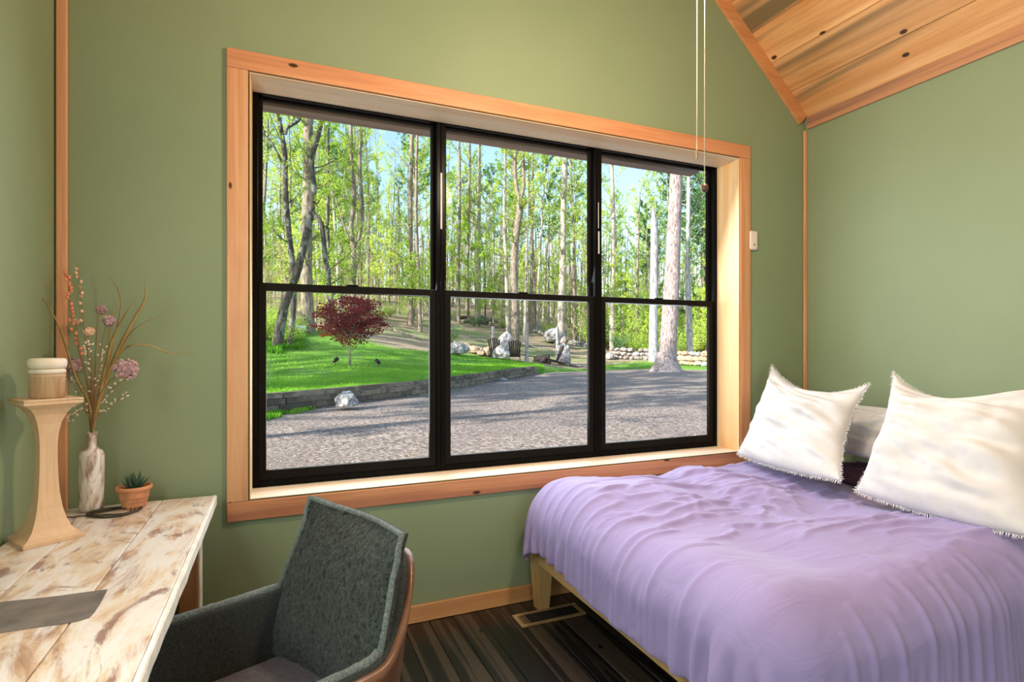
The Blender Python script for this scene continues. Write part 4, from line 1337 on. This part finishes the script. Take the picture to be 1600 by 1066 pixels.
# adirondack chairs
def adirondack(label, loc, rz, s=1.0):
    c = thing('garden_chair', label, 'garden chair', loc, rz)
    for k in range(6):
        y = -.26 + k*.104; h = .86 + .14*math.cos((k-2.5)*.55)
        mb = MB().rbox(-.012, .012, -.042, .042, 0, h, .01, 2)
        Mx = Matrix.Translation((-.22, y*.75, .20)) @ Matrix.Rotation((k-2.5)*-.05, 4, 'X') @ Matrix.Rotation(-.42, 4, 'Y')
        mb.v = [tuple(Mx @ Vector(p)) for p in mb.v]; mb.build('back_slat', M['adir'], c)
    for k in range(6):
        x = -.2 + k*.1; MB().rbox(x, x+.085, -.27, .27, .22 + k*.026, .242 + k*.026, .006, 1).build('seat_slat', M['adir'], c)
    for sy in (-1, 1):
        MB().rbox(-.42, .42, sy*.36-.07, sy*.36+.07, .55, .575, .01, 1).build('arm', M['adir'], c)
        MB().rbox(.28, .37, sy*.31-.015, sy*.31+.015, 0, .55, .006, 1).build('leg', M['adir'], c)
        l = MB().rbox(-.62, .36, sy*.27-.015, sy*.27+.015, -.05, .06, .006, 1)
        Mx = Matrix.Translation((0,0,.21)) @ Matrix.Rotation(-.24, 4, 'Y'); l.v = [tuple(Mx @ Vector(p)) for p in l.v]
        l.build('leg', M['adir'], c)
    c.scale = (s,)*3
    return c
adirondack('dark brown slatted garden chair left of the grey-blue boulder', gp(774, 35.0), R(60), 1.18)
adirondack('dark brown slatted garden chair between the boulder and the middle post', gp(804, 35.0), R(68), 1.18)
adirondack('dark brown garden chair seen side-on, tipped back against the pale boulder', gp(864, 37.0), R(170), 1.18)
mb = MB()
for k in range(14):
    th = k*2*math.pi/14; h = MB()
st = stone_mesh('fire_pit_cover', 31, M['adir'], 3, .18)
o = link('fire_pit_cover', st); p = gp(846, 37.2); o.location = (p.x, p.y, p.z+.12); o.scale = (.62,.6,.42); tag(o, 'low dark heap like a covered fire pit left of the tipped-back garden chair', 'fire pit')

# garden lights on the lawn
for label, px, d, rz in (('small black garden spotlight left of the red maple trunk', 524, 21.2, .5), ('small black garden spotlight right of the red maple trunk', 591, 22.4, 2.2)):
    p = gp(px, d)
    sp = thing('garden_light', label, 'garden light', p, rz)
    MB().tube([(0,0,-.03),(0,0,.20)], .012, 8).build('stake', M['lamp_black'], sp)
    MB().tube([(-.10,0,.18),(-.03,0,.23),(.10,0,.30)], [.045,.07,.085], 12).build('lamp_head', M['lamp_black'], sp, True)
p = gp(467, 31.5)
bx = thing('white_box', 'small white box on short legs beside the big trunk at the left', 'box', p, .3)
MB().rbox(-.32,.32,-.2,.2,.35,.62,.02,2).build('housing', M['white'], bx)
for sx in (-1,1): MB().rbox(sx*.25-.03, sx*.25+.03, -.03, .03, -.05, .35, .005,1).build('leg', M['white'], bx)
p0 = gp(421, 15.2)
tag(MB().tube([p0, p0+Vector((.02,0,.5)), p0+Vector((.07,0,1.02))], [.010,.008,.005], 6).build('stake', M['bark_pale'], None), 'thin pale stake standing in the lawn at the left edge', 'stake')

# ------------------------------------------------------------------ trees
rt = random.Random(21)
def rdir(r): 
    while True:
        v = Vector((r.uniform(-1,1), r.uniform(-1,1), r.uniform(-1,1)))
        if .05 < v.length < 1: return v.normalized()
class Leaves:
    def __init__(s): s.v = []; s.n = 0
    def add(s, c, size, r):
        a = rdir(r); b_ = a.cross(rdir(r)).normalized(); k = .62
        s.v += [tuple(c-a*size*.5), tuple(c+b_*size*.5*k), tuple(c+a*size*.5), tuple(c-b_*size*.5*k)]; s.n += 1
    def cluster(s, c, rad, n, size, r, flat=.6):
        for _ in range(n):
            q = Vector((r.gauss(0,.5), r.gauss(0,.5), r.gauss(0,.5*flat)))*rad
            s.add(c+q, size*r.uniform(.6,1.3), r)
    def mesh(s, name, mat):
        me = bpy.data.meshes.new(name); me.from_pydata(s.v, [], [(4*i,4*i+1,4*i+2,4*i+3) for i in range(s.n)]); me.materials.append(mat); return me
def branchy(mb, lv, base, d, L_, r0, r, depth, leaf, leafn, leafsize, rise=.25):
    pts = [base]; p = base.copy(); d = d.normalized(); n = 5
    for i in range(n):
        d = (d + Vector((r.uniform(-.22,.22), r.uniform(-.22,.22), rise*.35 + r.uniform(-.1,.12)))).normalized()
        p = p + d*L_/n; pts.append(p.copy())
    mb.tube(pts, [r0*(1-.8*i/n) for i in range(n+1)], 5 if r0 > .03 else 4, False)
    if leafn:
        for q in pts[2:]: lv.cluster(q, L_*.22, leafn, leafsize, r)
    if depth > 0:
        for i in range(1, n+1):
            if r.random() < .85:
                dd = (d + rdir(r)*.9).normalized()
                branchy(mb, lv, pts[i], dd, L_*r.uniform(.35,.55), r0*.4, r, depth-1, leaf, leafn, leafsize, rise)
def trunk_pts(H, wander, r, n=12, lean=(0,0)):
    p = Vector((0,0,-.3)); pts = [p.copy()]; dx, dy = lean
    ph = r.uniform(0,6)
    for i in range(1, n+1):
        t = i/n
        pts.append(Vector((lean[0]*t*H + wander*math.sin(t*5+ph)*t, lean[1]*t*H + wander*math.cos(t*4+ph)*t, -.3+H*t)))
    return pts
PROTO = {}
def canopy_tree(seed, H, r0, zb, nb, bl, leafmat_, leafn, leafsize, barkm, wander=.35, top_bias=1.0, depth=1, sides=7):
    r = random.Random(seed); mb = MB(); lv = Leaves()
    pts = trunk_pts(H, wander, r, 12, (r.uniform(-.03,.03), r.uniform(-.03,.03)))
    mb.tube(pts, [r0*(1.35 if i == 0 else 1)*(1-.82*i/12) for i in range(13)], sides, False)
    for k in range(nb):
        t = zb + (1-zb)*((k+r.random())/nb)**top_bias; t = min(.98, t)
        i = min(11, int(t*12)); q = pts[i].lerp(pts[i+1], t*12-i)
        th = r.uniform(0, 2*math.pi); d = Vector((math.cos(th), math.sin(th), r.uniform(.15,.8)))
        branchy(mb, lv, q, d, bl*(1.25-t*.7)*r.uniform(.6,1.2), r0*.22*(1.1-t*.6), r, depth, None, leafn, leafsize)
    return mb.mesh('trunk', barkm, True), (lv.mesh('foliage', leafmat_) if leafn else None)
def tree_from(label, meshes, loc, rz, sc, cat='tree', group=None, name='tree'):
    t = thing(name, label, cat, loc, rz, group)
    link('trunk', meshes[0], t)
    if meshes[1]: tag(link('foliage', meshes[1], t), kind='stuff')
    t.scale = sc if isinstance(sc, tuple) else (sc,)*3
    return t
slim = [canopy_tree(100+k, 21, .13+.02*(k%3), .42, 20, 2.3, M['leaf'], 7, .15, [M['bark'], M['bark_pale'], M['bark']][k%3], .3) for k in range(6)]
under = [canopy_tree(200+k, 8.5, .055, .12, 26, 2.0, M['leaf'], 9, .13, M['bark'], .35, .9) for k in range(4)]
sage = [canopy_tree(300+k, 13, .09, .2, 26, 2.1, M['leaf2'], 7, .14, M['bark'], .4) for k in range(3)]
pines = [canopy_tree(400+k, 23, .19, .50, 30, 2.6, M['pine_leaf'], 12, .18, M['bark_pine'], .2) for k in range(3)]
bare = [canopy_tree(500+k, 17, .10, .25, 22, 2.0, M['leaf'], 0, .1, M['bark_pale'] if k % 2 else M['bark'], .4, 1, 1) for k in range(3)]
twig = [canopy_tree(600+k, 4.2, .03, .1, 16, 1.3, M['tan_leaf'], 3, .08, M['bark_pale'], .3, 1, 1) for k in range(2)]
KIND = {
 'slim': (slim, 'slim straight tree with green crown', 'slim woodland trees'),
 'under': (under, 'small yellow-green leafy tree', 'understorey trees in new leaf'),
 'sage': (sage, 'pale sage-green hazy tree', 'pale sage-green woodland trees'),
 'pine': (pines, 'tall pinkish-trunked pine', 'background pines'),
 'bare': (bare, 'leafless slender tree', 'leafless woodland trees'),
 'twig': (twig, 'low tan twiggy sapling', 'tan thicket saplings'),
}
def plant(kind, px, d, sc, sz=1.0):
    ps, label, group = KIND[kind]
    p = gp(px, d, -.05)
    side = 'left of the window view' if px < 405 else 'seen through the left window unit' if px < 690 else 'seen through the middle window unit' if px < 935 else 'seen through the right window unit' if px < 1112 else 'right of the window view'
    near = 'front' if d < minD(px) + 14 else 'back'
    group = '%s, %s rows, %s' % (group, near, side)
    label = '%s, %s rows, %s' % (label, near, side)
    return tree_from(label, ps[rt.randrange(len(ps))], p, rt.uniform(0, 6.28), (sc, sc, sc*sz), 'tree' if kind != 'twig' else 'sapling', group, 'tree' if kind != 'twig' else 'sapling')
def minD(px): return float(np.interp(px, [300, 411, 480, 560, 665, 720, 800, 860, 930, 1000, 1120, 1300], [32, 33, 36, 42, 44, 52, 50, 54, 54, 56, 50, 44]))
def scatter(kind, n, lo, hi, smin, smax, x0=300, x1=1260):
    for k in range(n):
        px = x0 + (x1-x0)*(k + rt.random())/n
        d = minD(px) + lo + (hi-lo)*rt.random()
        plant(kind, px, d, rt.uniform(smin, smax), rt.uniform(.9, 1.15))
scatter('slim', 95, 0, 48, .75, 1.25)
scatter('bare', 46, 0, 40, .6, 1.1)
scatter('under', 62, -1, 34, .55, 1.2)
scatter('under', 16, -1, 16, .5, 1.0, 930, 1160)
scatter('sage', 34, 4, 45, .7, 1.3)
scatter('pine', 24, 6, 50, .7, 1.15)
scatter('pine', 9, 2, 25, .8, 1.1, 1040, 1230)
scatter('twig', 46, 0, 24, .7, 1.3, 330, 960)
scatter('slim', 16, 0, 40, .8, 1.25, -150, 300)
scatter('under', 10, 0, 22, .7, 1.2, -100, 300)
scatter('sage', 8, 2, 40, .8, 1.3, -150, 300)

# far wood edge, too dense to pick apart
mb = MB(); lv = Leaves(); rf = random.Random(77)
for k in range(620):
    px = rf.uniform(200, 1400); d = rf.uniform(92, 118); p = gp(px, d, -.3)
    H = rf.uniform(12, 24); r_ = rf.uniform(.07,.2)
    mb.tube([p, p+Vector((rf.uniform(-.4,.4),0,H*.5)), p+Vector((rf.uniform(-1,1),0,H))], [r_, r_*.7, r_*.2], 4, False)
tag(mb.build('far_trunks', M['bark'], None, True), 'dense pale trunks of the far wood closing the view', 'woodland', kind='stuff')
for k in range(2600):
    px = rf.uniform(200, 1400); d = rf.uniform(88, 116); p = gp(px, d); 
    top = 11 if px < 1000 else 15
    p.z += rf.random()**1.5*top
    lv.cluster(p, 1.6, 17, .34, rf, .7)
fl_ = link('far_foliage', lv.mesh('far_foliage', M['leaf2'])); tag(fl_, 'hazy green foliage of the far wood behind the trunks', 'foliage', kind='stuff')

# shrubs at the edge of the wood
def shrub_mesh(seed, mat, H=1.6, W=1.3, n=30, ln=16, size=.10):
    r = random.Random(seed); mb = MB(); lv = Leaves()
    for k in range(n):
        th = r.uniform(0, 6.28); e_ = Vector((math.cos(th)*r.uniform(.2,1)*W, math.sin(th)*r.uniform(.2,1)*W, r.uniform(.35,1)*H))
        m_ = Vector((e_.x*.4, e_.y*.4, e_.z*.55)); mb.tube([Vector((0,0,-.1)), m_, e_], [.018,.012,.004], 4, False)
        for q in (m_, m_.lerp(e_, .5), e_): lv.cluster(q, .35, ln, size, r)
    return mb.mesh('stems', M['bark']), lv.mesh('foliage', mat)
shr = [shrub_mesh(1, M['leaf']), shrub_mesh(2, M['leaf']), shrub_mesh(3, M['pine_leaf'])]
def shrub(px, d, s, k, label, group):
    t = thing('shrub', label, 'shrub', gp(px, d), rt.uniform(0, 6), group); link('stems', shr[k][0], t); tag(link('foliage', shr[k][1], t), kind='stuff'); t.scale = (s, s, s*rt.uniform(.8,1.3))
for k in range(34):
    px = 925 + 215*(k+rt.random())/34
    wh = 'left of the broken snag' if px < 1014 else 'between the snag and the big pine' if px < 1046 else 'right of the big pine' if px < 1112 else 'beyond the window view'
    d_ = 50 + 10*rt.random(); nf = 'nearer' if d_ < 55 else 'farther'
    shrub(px, d_, rt.uniform(.8,1.9), rt.choice([0,0,1,2]), '%s leafy green shrub at the wood edge, %s' % (nf, wh), '%s shrubs at the wood edge, %s' % (nf, wh))
for k in range(12):
    px = 395 + 70*(k+rt.random())/12
    shrub(px, 27.5 + 5*rt.random(), rt.uniform(.5,1.0), rt.choice([0,1]), 'low green shrub at the left edge of the lawn under the leaning tree', 'shrubs at the left of the lawn')
for k in range(16):
    px = 470 + 440*(k+rt.random())/16
    shrub(px, minD(px) + 2 + 6*rt.random(), rt.uniform(.35,.8), rt.choice([0,1,2]), 'small shrub among the first trunks, seen through the %s window' % ('left' if px < 690 else 'middle'), 'small shrubs on the wooded slope, %s window' % ('left' if px < 690 else 'middle'))
shrub(790, 47, .55, 0, 'bright yellow-green bush on the slope above the garden chairs', None)
shrub(703, 37, .8, 2, 'thin green bush in the grass at the left of the middle window', None)

# individual trees that stand out
def ptube(mb, pix, d, radii, n=9, first_down=True, dd=0):
    pts = [at(px, py, d + dd*i/len(pix)) for i, (px, py) in enumerate(pix)]
    if first_down:
        g_ = drop(pts[0].x, pts[0].y) - .25
        pts[0].z = g_
    c = curve(pts, 4); m_ = len(c)
    rr_ = [float(np.interp(i/(m_-1), np.linspace(0,1,len(radii)), radii)) for i in range(m_)]
    mb.tube(c, rr_, n, False); return c, rr_
def special(label, stems, mat, leaf=None, seed=1, leafn=8, nb=10, bl=2.2, lsize=.12, cat='tree', name='tree', zmin=.25, flare=None):
    r = random.Random(seed); mb = MB(); lv = Leaves(); base = None
    for k, (pix, d, radii, dd) in enumerate(stems):
        c, rr_ = ptube(mb, pix, d, radii, 10, k == 0, dd)
        if base is None: base = c[0].copy(); base.z += .25
        if nb:
            for q in range(nb):
                i = int(len(c)*(zmin + (1-zmin)*(q+r.random())/nb)); i = min(len(c)-1, i)
                th = r.uniform(0, 6.28)
                branchy(mb, lv, c[i], Vector((math.cos(th), math.sin(th), r.uniform(.1,.7))), bl*r.uniform(.5,1.2), max(.018, rr_[i]*.28), r, 1, None, leafn if leaf else 0, lsize)
    if flare:
        mb.tube([base+Vector((0,0,-.3)), base+Vector((0,0,.1)), base+Vector((0,0,.5)), base+Vector((0,0,1.1))], [flare*1.9, flare*1.45, flare*1.1, flare*.8], 14, False)
    t = thing(name, label, cat, base)
    mb.v = [tuple(Vector(p)-base) for p in mb.v]; mb.build('trunk', mat, t, True)
    if leaf and lv.n:
        lv.v = [tuple(Vector(p)-base) for p in lv.v]
        tag(link('foliage', lv.mesh('foliage', leaf), t), kind='stuff')
    return t
special('dark lichened tree leaning right from the left edge of the lawn', [([(432,552),(438,510),(447,470),(463,430),(480,360),(490,300),(487,250),(502,190),(506,120)], 26.5, [.28,.23,.20,.18,.17,.15,.13,.11,.08], 0),
        ([(490,300),(488,330),(502,350),(508,400),(514,445),(519,480)], 26.5, [.13,.12,.12,.12,.12,.13], 0)], M['bark_dark'], M['leaf'], 1, 6, 7, 1.6, .11, zmin=.55)
special('broad straight trunk wrapped with leafy vine at the left of the lawn', [([(482,512),(480,470),(479,400),(481,300),(482,200),(484,60)], 33.5, [.44,.36,.32,.31,.28,.24], 0)], M['bark'], M['leaf'], 2, 8, 26, 1.3, .12)
special('crooked dark tree forking near the top left corner of the window', [([(452,556),(458,480),(459,430),(453,380),(446,300),(445,240),(434,170),(428,90)], 27.5, [.17,.15,.14,.14,.13,.12,.10,.08], 0),
        ([(446,210),(449,200),(462,192),(470,183),(478,150)], 27.5, [.09,.08,.07,.05,.03], 0), ([(440,252),(424,222),(410,208),(395,190)], 27.5, [.06,.05,.04,.03], 0)], M['bark_dark'], M['leaf'], 3, 5, 8, 1.6, .11, zmin=.4)
special('slim leaning tree just left of the forked pale tree', [([(531,500),(529,440),(525,380),(522,330),(515,270),(505,240)], 38, [.12,.11,.10,.09,.08,.05], 0)], M['bark_pale'], M['leaf'], 4, 6, 8, 1.7, .13)
special('pale forked tree splitting into two upright stems above the red maple', [([(551,505),(552,440),(553,395),(552,380)], 36, [.20,.18,.18,.20], 0),
        ([(552,385),(549,350),(554,310),(550,260),(548,190),(545,110)], 36, [.16,.14,.15,.12,.10,.08], 0), ([(553,385),(563,365),(566,320),(562,260),(565,190),(566,100)], 36, [.14,.12,.12,.11,.10,.07], 0),
        ([(550,385),(540,360),(528,320),(518,285),(512,250)], 36, [.06,.05,.05,.04,.03], 0)], M['bark'], M['leaf'], 5, 6, 8, 1.8, .12, zmin=.3)
special('tall straight grey tree nearest the right edge of the left window', [([(642,500),(641,430),(641,330),(643,240),(646,120)], 46, [.26,.22,.20,.18,.14], 0)], M['bark'], M['leaf'], 6, 6, 14, 2.2, .14)
special('pair-stemmed tree with a second slanting stem at the right of the left window', [([(657,493),(655,470),(653,420),(650,330),(652,200)], 43, [.17,.15,.14,.12,.10], 0), ([(675,500),(668,480),(658,462),(650,445)], 43, [.10,.10,.09,.08], 0)], M['bark'], M['leaf'], 7, 6, 12, 2.0, .14)
special('dark ivy-clad trunk behind the left of the red maple', [([(514,505),(514,470),(513,420),(512,330),(513,200)], 37, [.15,.14,.13,.11,.08], 0)], M['bark_dark'], M['leaf'], 8, 9, 16, 1.1, .12)
special('curving pale tree forking high in the middle of the centre window', [([(805,525),(804,470),(803,420),(806,370),(812,330),(812,310)], 47, [.42,.36,.31,.29,.28,.26], 0), ([(812,315),(806,285),(805,250),(809,190)], 47, [.20,.17,.15,.11], 0), ([(812,315),(818,290),(817,240),(816,170)], 47, [.19,.17,.14,.10], 0)], M['bark'], M['leaf'], 9, 6, 10, 2.4, .15, zmin=.45)
special('broad pale trunk at the right of the centre window', [([(876,530),(877,470),(879,420),(880,350),(882,280),(884,200),(884,120)], 52, [.36,.32,.30,.28,.26,.23,.18], 0)], M['bark_pale'], M['leaf'], 10, 8, 22, 2.0, .16)
special('straight mottled trunk between sky gaps at the left of the centre window', [([(747,492),(748,440),(748,360),(749,280),(750,180)], 58, [.28,.25,.22,.19,.14], 0)], M['bark_pale'], M['leaf'], 11, 6, 10, 2.4, .16, zmin=.5)
special('dark slim trunk at the left edge of the centre window', [([(717,480),(716,430),(718,340),(718,260),(716,170)], 55, [.20,.18,.16,.14,.1], 0)], M['bark'], M['leaf'], 12, 6, 10, 2.4, .16, zmin=.5)
special('slim dark trunk second from the left edge of the centre window', [([(732,484),(731,430),(732,340),(734,260),(733,170)], 57, [.17,.15,.14,.12,.09], 0)], M['bark'], M['leaf'], 13, 6, 10, 2.2, .16, zmin=.5)
special('pale trunk with a side stem left of the curving forked tree', [([(794,500),(792,450),(790,400),(788,340),(789,260),(788,180)], 54, [.24,.20,.17,.14,.12,.1], 0)], M['bark_pale'], M['leaf'], 14, 6, 10, 2.2, .16)
special('thick pink-grey pine with a flared foot standing alone in the gravel yard', [([(1041,584),(1043,560),(1046,500),(1050,440),(1052,380),(1055,320),(1057,260),(1060,150),(1062,0)], 31.5, [.62,.50,.45,.43,.40,.37,.35,.31,.25], 0)], M['bark_pine'], None, 15, 0, 0, flare=.62)
special('broken-topped dead blue-grey snag left of the big pine', [([(1021,563),(1021,500),(1022,440),(1022.5,380),(1022,345)], 44, [.40,.34,.32,.30,.27], 0), ([(1022,350),(1021,335),(1020,322)], 44, [.26,.15,.02], 0)], M['bark_blue'], None, 16, 0, 0)
special('slender grey pine with dark ragged branches right of the big pine', [([(1078,553),(1077,500),(1075,440),(1075,380),(1076,300),(1077,200)], 47, [.28,.24,.20,.19,.17,.12], 0)], M['bark_blue'], M['pine_leaf'], 17, 7, 22, 3.0, .15, zmin=.5)
special('pale trunk at the left edge of the right window', [([(957,540),(956,480),(958,420),(958,340),(956,260),(953,180)], 54, [.30,.26,.22,.19,.16,.12], 0)], M['bark_pale'], M['leaf'], 18, 7, 16, 2.6, .15, zmin=.4)
special('thin dark tree standing clear left of the snag', [([(994,545),(995,480),(996,420),(998,360),(1000,300)], 55, [.17,.14,.12,.09,.05], 0)], M['bark'], M['leaf'], 19, 6, 14, 1.6, .13)
special('dark green young conifer glimpsed left of centre in the left window', [([(535,470),(535,380),(535,270),(535,250)], 62, [.2,.14,.05,.02], 0)], M['bark'], M['pine_leaf'], 20, 22, 34, 2.8, .17, zmin=.4)
special('dark bushy conifer at the right edge of the right window', [([(1100,545),(1100,480),(1101,400),(1102,330)], 60, [.25,.18,.1,.03], 0)], M['bark'], M['pine_leaf'], 22, 24, 36, 3.2, .18, zmin=.15)
special('trunk rising in front of the wood behind the middle post', [([(828,510),(829,470),(831,420),(832,300),(834,180)], 56, [.2,.17,.15,.13,.1], 0)], M['bark'], M['leaf'], 23, 6, 14, 2.3, .15, zmin=.3)

# red maple
rm = random.Random(5); mb = MB(); lv = Leaves(); lr = Leaves()
mp = gp(547, 22.0); 
main = [Vector((0,0,-.1)), Vector((-.01,0,.35)), Vector((-.02,0,.75)), Vector((.0,.02,1.15)), Vector((.03,0,1.6)), Vector((.06,.03,2.2))]
mb.tube(curve(main, 4), [.045*(1-.75*i/20) for i in range(21)], 8, False)
limbs = []
for (z, a, L_, up) in ((.55,180,1.1,.75),(.55,-5,1.0,.6),(.85,150,.9,.9),(.9,30,.9,.9),(1.0,250,.9,.8),(1.15,100,.9,.8),(1.2,200,1.1,.45),(1.2,0,1.2,.35),(1.3,310,1.0,.6),(1.5,60,.8,.9),(1.6,170,1.0,.4),(1.7,350,1.0,.5)):
    q = Vector((0,0,z)); th = R(a) - YAW; d = Vector((math.cos(th), math.sin(th)*.9, up))
    pts = [q]; p = q.copy(); n = 6
    for i in range(n):
        d = (d + Vector((rm.uniform(-.12,.12), rm.uniform(-.12,.12), (.16 if i < 2 else -.10)))).normalized(); p = p + d*L_*1.05/n; pts.append(p.copy())
    mb.tube(pts, [.022*(1-.75*i/n) for i in range(n+1)], 5, False); limbs += pts[2:]
    for q in pts[2:]:
        for _ in range(2):
            e_ = q + Vector((rm.uniform(-.35,.35), rm.uniform(-.35,.35), rm.uniform(-.05,.22))); mb.tube([q, e_], [.007,.003], 4, False); limbs.append(e_)
for q in limbs: lv.cluster(q + Vector((0,0,.12)), .26, 30, .085, rm, .30)
for k in range(260):   # crown top and skirts of foliage in flat layers
    th = rm.uniform(0, 6.28); rr_ = math.sqrt(rm.random()); 
    z = rm.uniform(1.3, 2.75); W_ = 1.52*math.sqrt(max(.05, 1-((z-1.55)/1.2)**2)) if z > 1.55 else 1.42*(.55+.45*(z-1.1)/.45)
    lv.cluster(Vector((math.cos(th)*rr_*W_, math.sin(th)*rr_*W_*.8, z)), .22, 17, .085, rm, .28)
for k in range(5): lr.cluster(Vector((-.95+rm.uniform(-.2,.2), -.5, 1.22+rm.uniform(-.06,.06))), .12, 16, .08, rm, .4)
mt = thing('maple', 'small round Japanese-style maple with maroon leaves on the lawn', 'tree', mp); mt['label'] = 'small rounded maple tree with maroon leaves standing on the lawn'
mb.build('trunk', M['bark'], mt, True); tag(link('foliage', lv.mesh('foliage', M['maple']), mt), kind='stuff')
M['maple_red'] = leafmat('scarlet_maple_leaves', (.55,.06,.03), (.8,.14,.05), .4)
tag(link('scarlet_foliage', lr.mesh('scarlet_foliage', M['maple_red']), mt), 'scarlet leaves low on the left of the crown', kind='stuff')

# trees left of the window, beyond the frame, whose long shadows cross the yard
for k, (x, y, s) in enumerate(((-9,5.2,.9),(-12,7.6,1.0),(-15,3.6,1.1),(-17,9.5,1.0),(-20,6.0,1.2),(-11,10.5,.9),(-22,11,1.2),(-26,8.0,1.2),(-8,14,.9),(-14,15,1.0),(-28,15,1.2),(-24,19,1.2),(-12,20,1.0),(-5,17,.8),(-9,23,1.0),(-17,26,1.1),(-6,11.5,.7),(-18,13,1.1),(-32,5,1.3),(-34,11,1.3))):
    z = drop(x, y)
    tree_from('tall woodland tree left of the house, throwing its shadow across the gravel', pines[k % 3] if k % 3 == 0 else slim[k % 6], (x, y, z), k*1.1, (s*1.2, s*1.2, s), 'tree', 'trees left of the house')

# fallen logs and brush
def log(label, pa, pb, r0, mat, group=None):
    a, b_ = gp(*pa), gp(*pb); a.z += r0*.8; b_.z += r0*.8; m_ = (a+b_)/2; m_.z = drop(m_.x, m_.y) + r0
    mb = MB().tube(curve([a-m_, Vector((0,0,0)), b_-m_], 5), [r0*(1-.05*i) for i in range(11)], 7, True)
    o = mb.build('log', mat, None, True); o.location = m_; return tag(o, label, 'log', group)
for k, (pa, pb, r0) in enumerate((((716,58),(735,60),.22),((722,56),(748,58),.20),((733,60),(762,57),.18),((745,57),(768,60),.22),((752,62),(780,60),.16),((760,60),(775,56),.14))):
    log('fallen log in the brush pile up the slope above the stone heap', pa, pb, r0, M['bark'] if k % 2 else M['bark_dark'], 'logs in the brush pile')
log('long pale fallen branch across the slope behind the middle post', (786,50), (845,47), .09, M['bark_pale'])
log('pale log lying under the trees left of the big pale boulder', (836,57), (858,53.5), .20, M['bark_pale'])
log('second pale log lying beside it under the trees', (842,59), (852,54), .14, M['bark_pale'])
log('dark fallen stick on the grass left of the middle post', (812,42), (858,42.5), .035, M['bark_dark'])
log('fallen branch on the bare slope right of the maple', (612,40), (660,38), .05, M['bark'])
log('brown branch pile at the right of the boulders beside the gravel', (890,39), (925,38.5), .09, M['bark_pale'])
log('second brown branch at the right of the boulders beside the gravel', (893,38.5), (918,39.8), .07, M['bark'])

# grass: blades too many to count
def grass(name, label, n, pick, h0, h1, mat):
    rg = random.Random(9); v = []; c = 0
    for _ in range(n):
        xy = pick(rg)
        if xy is None: continue
        x, y = xy; z = drop(x, y) - .01; h = rg.uniform(h0, h1); th = rg.uniform(0, 6.28); w = .012 + h*.10
        dx, dy = math.cos(th)*w, math.sin(th)*w; lx, ly = rg.uniform(-.5,.5)*h, rg.uniform(-.5,.5)*h
        v += [(x-dx, y-dy, z), (x+dx, y+dy, z), (x+lx, y+ly, z+h)]; c += 1
    me = bpy.data.meshes.new(name); me.from_pydata(v, [], [(3*i,3*i+1,3*i+2) for i in range(c)]); me.materials.append(mat)
    return tag(link(name, me), label, 'grass', None, 'stuff')
def pk_lawn(rg):
    px = rg.uniform(230, 850); t = rg.random()
    d0 = float(np.interp(px, [230,380,411,520,600,665,735,790,838], [10.9,12.2,12.8,14.6,16.3,18.2,22,26.4,31.4])); d1 = float(np.interp(px, [a for a, _ in LAWN], [b for _, b in LAWN]))
    if d1 < d0: return None
    d = d0 + (d1-d0)*t**1.4; p = at(px, 542, d)
    if noise.noise(Vector((p.x*.5, p.y*.5, 3))) < -.25 and rg.random() < .7: return None
    return p.x, p.y
grass('grass', 'bright green mown grass of the lawn above the timber wall', 76000, pk_lawn, .03, .085, M['grass'])
def pk_bank(rg):
    px = rg.uniform(395, 500); t = rg.random(); d = 11.4 + 1.4*t
    if px > 495 - (12.8-d)*60: return None
    d += (px-411)*.010
    p = at(px, 542, min(d, float(np.interp(px, [395,411,520], [12.1,12.4,14.2]))))
    return (p.x, p.y) if noise.noise(Vector((p.x*2, p.y*2, 3))) > -.2 else None
grass('grass', 'patch of unmown grass on the gravel at the foot of the timber wall', 3600, pk_bank, .05, .14, M['grass'])
def pk_verge(rg):
    px = rg.uniform(840, 1130); d = rg.uniform(34, 46); p = at(px, 542, d)
    ex, ed = bearing(p.x, p.y)
    e_ = float(np.interp(px, [840,900,960,1015,1110,1300], [31.5,34.5,36.5,37.5,37,36.5]))
    if d < e_ + .3 or d > e_ + (1.4 if px < 925 else 6.5): return None
    return (p.x, p.y) if noise.noise(Vector((p.x*.4, p.y*.4, 3))) > -.15 else None
grass('grass', 'thin green grass of the verge before the stone walls', 9000, pk_verge, .04, .12, M['grass'])
def pk_tall(rg):
    px = rg.uniform(395, 475); d = rg.uniform(25, 33); p = at(px, 542, d); return (p.x, p.y) if px < 440 or d > 27 else None
grass('grass', 'taller rough grass under the trees at the left edge of the lawn', 7000, pk_tall, .12, .38, M['grass'])
# loose stones on the gravel
rg = random.Random(8); gm = MB()
for k in range(2600):
    px = rg.uniform(380, 1130); d = 6.5 + 20*rg.random()**1.7; p = at(px, 542, d)
    h = bvg.ray_cast(Vector((p.x, p.y, 5)), Vector((0,0,-1)))
    if h[0] is None or bvh.ray_cast(Vector((p.x, p.y, 20)), Vector((0,0,-1)))[0] is not None: continue
    s_ = rg.uniform(.006,.016); c = h[0] + Vector((0,0,s_*.2)); vs = [c + Vector((math.cos(a)*s_, math.sin(a)*s_*rg.uniform(.6,1), rg.uniform(-.2,.2)*s_)) for a in (0,1.3,2.5,3.8,5.1)] + [c+Vector((0,0,s_*.7))]
    gm.add(vs, [(i,(i+1)%5,5) for i in range(5)])
tag(gm.build('gravel_stones', M['rock_tan'], None), 'scattered loose pale stones on the gravel yard', 'gravel', kind='stuff')
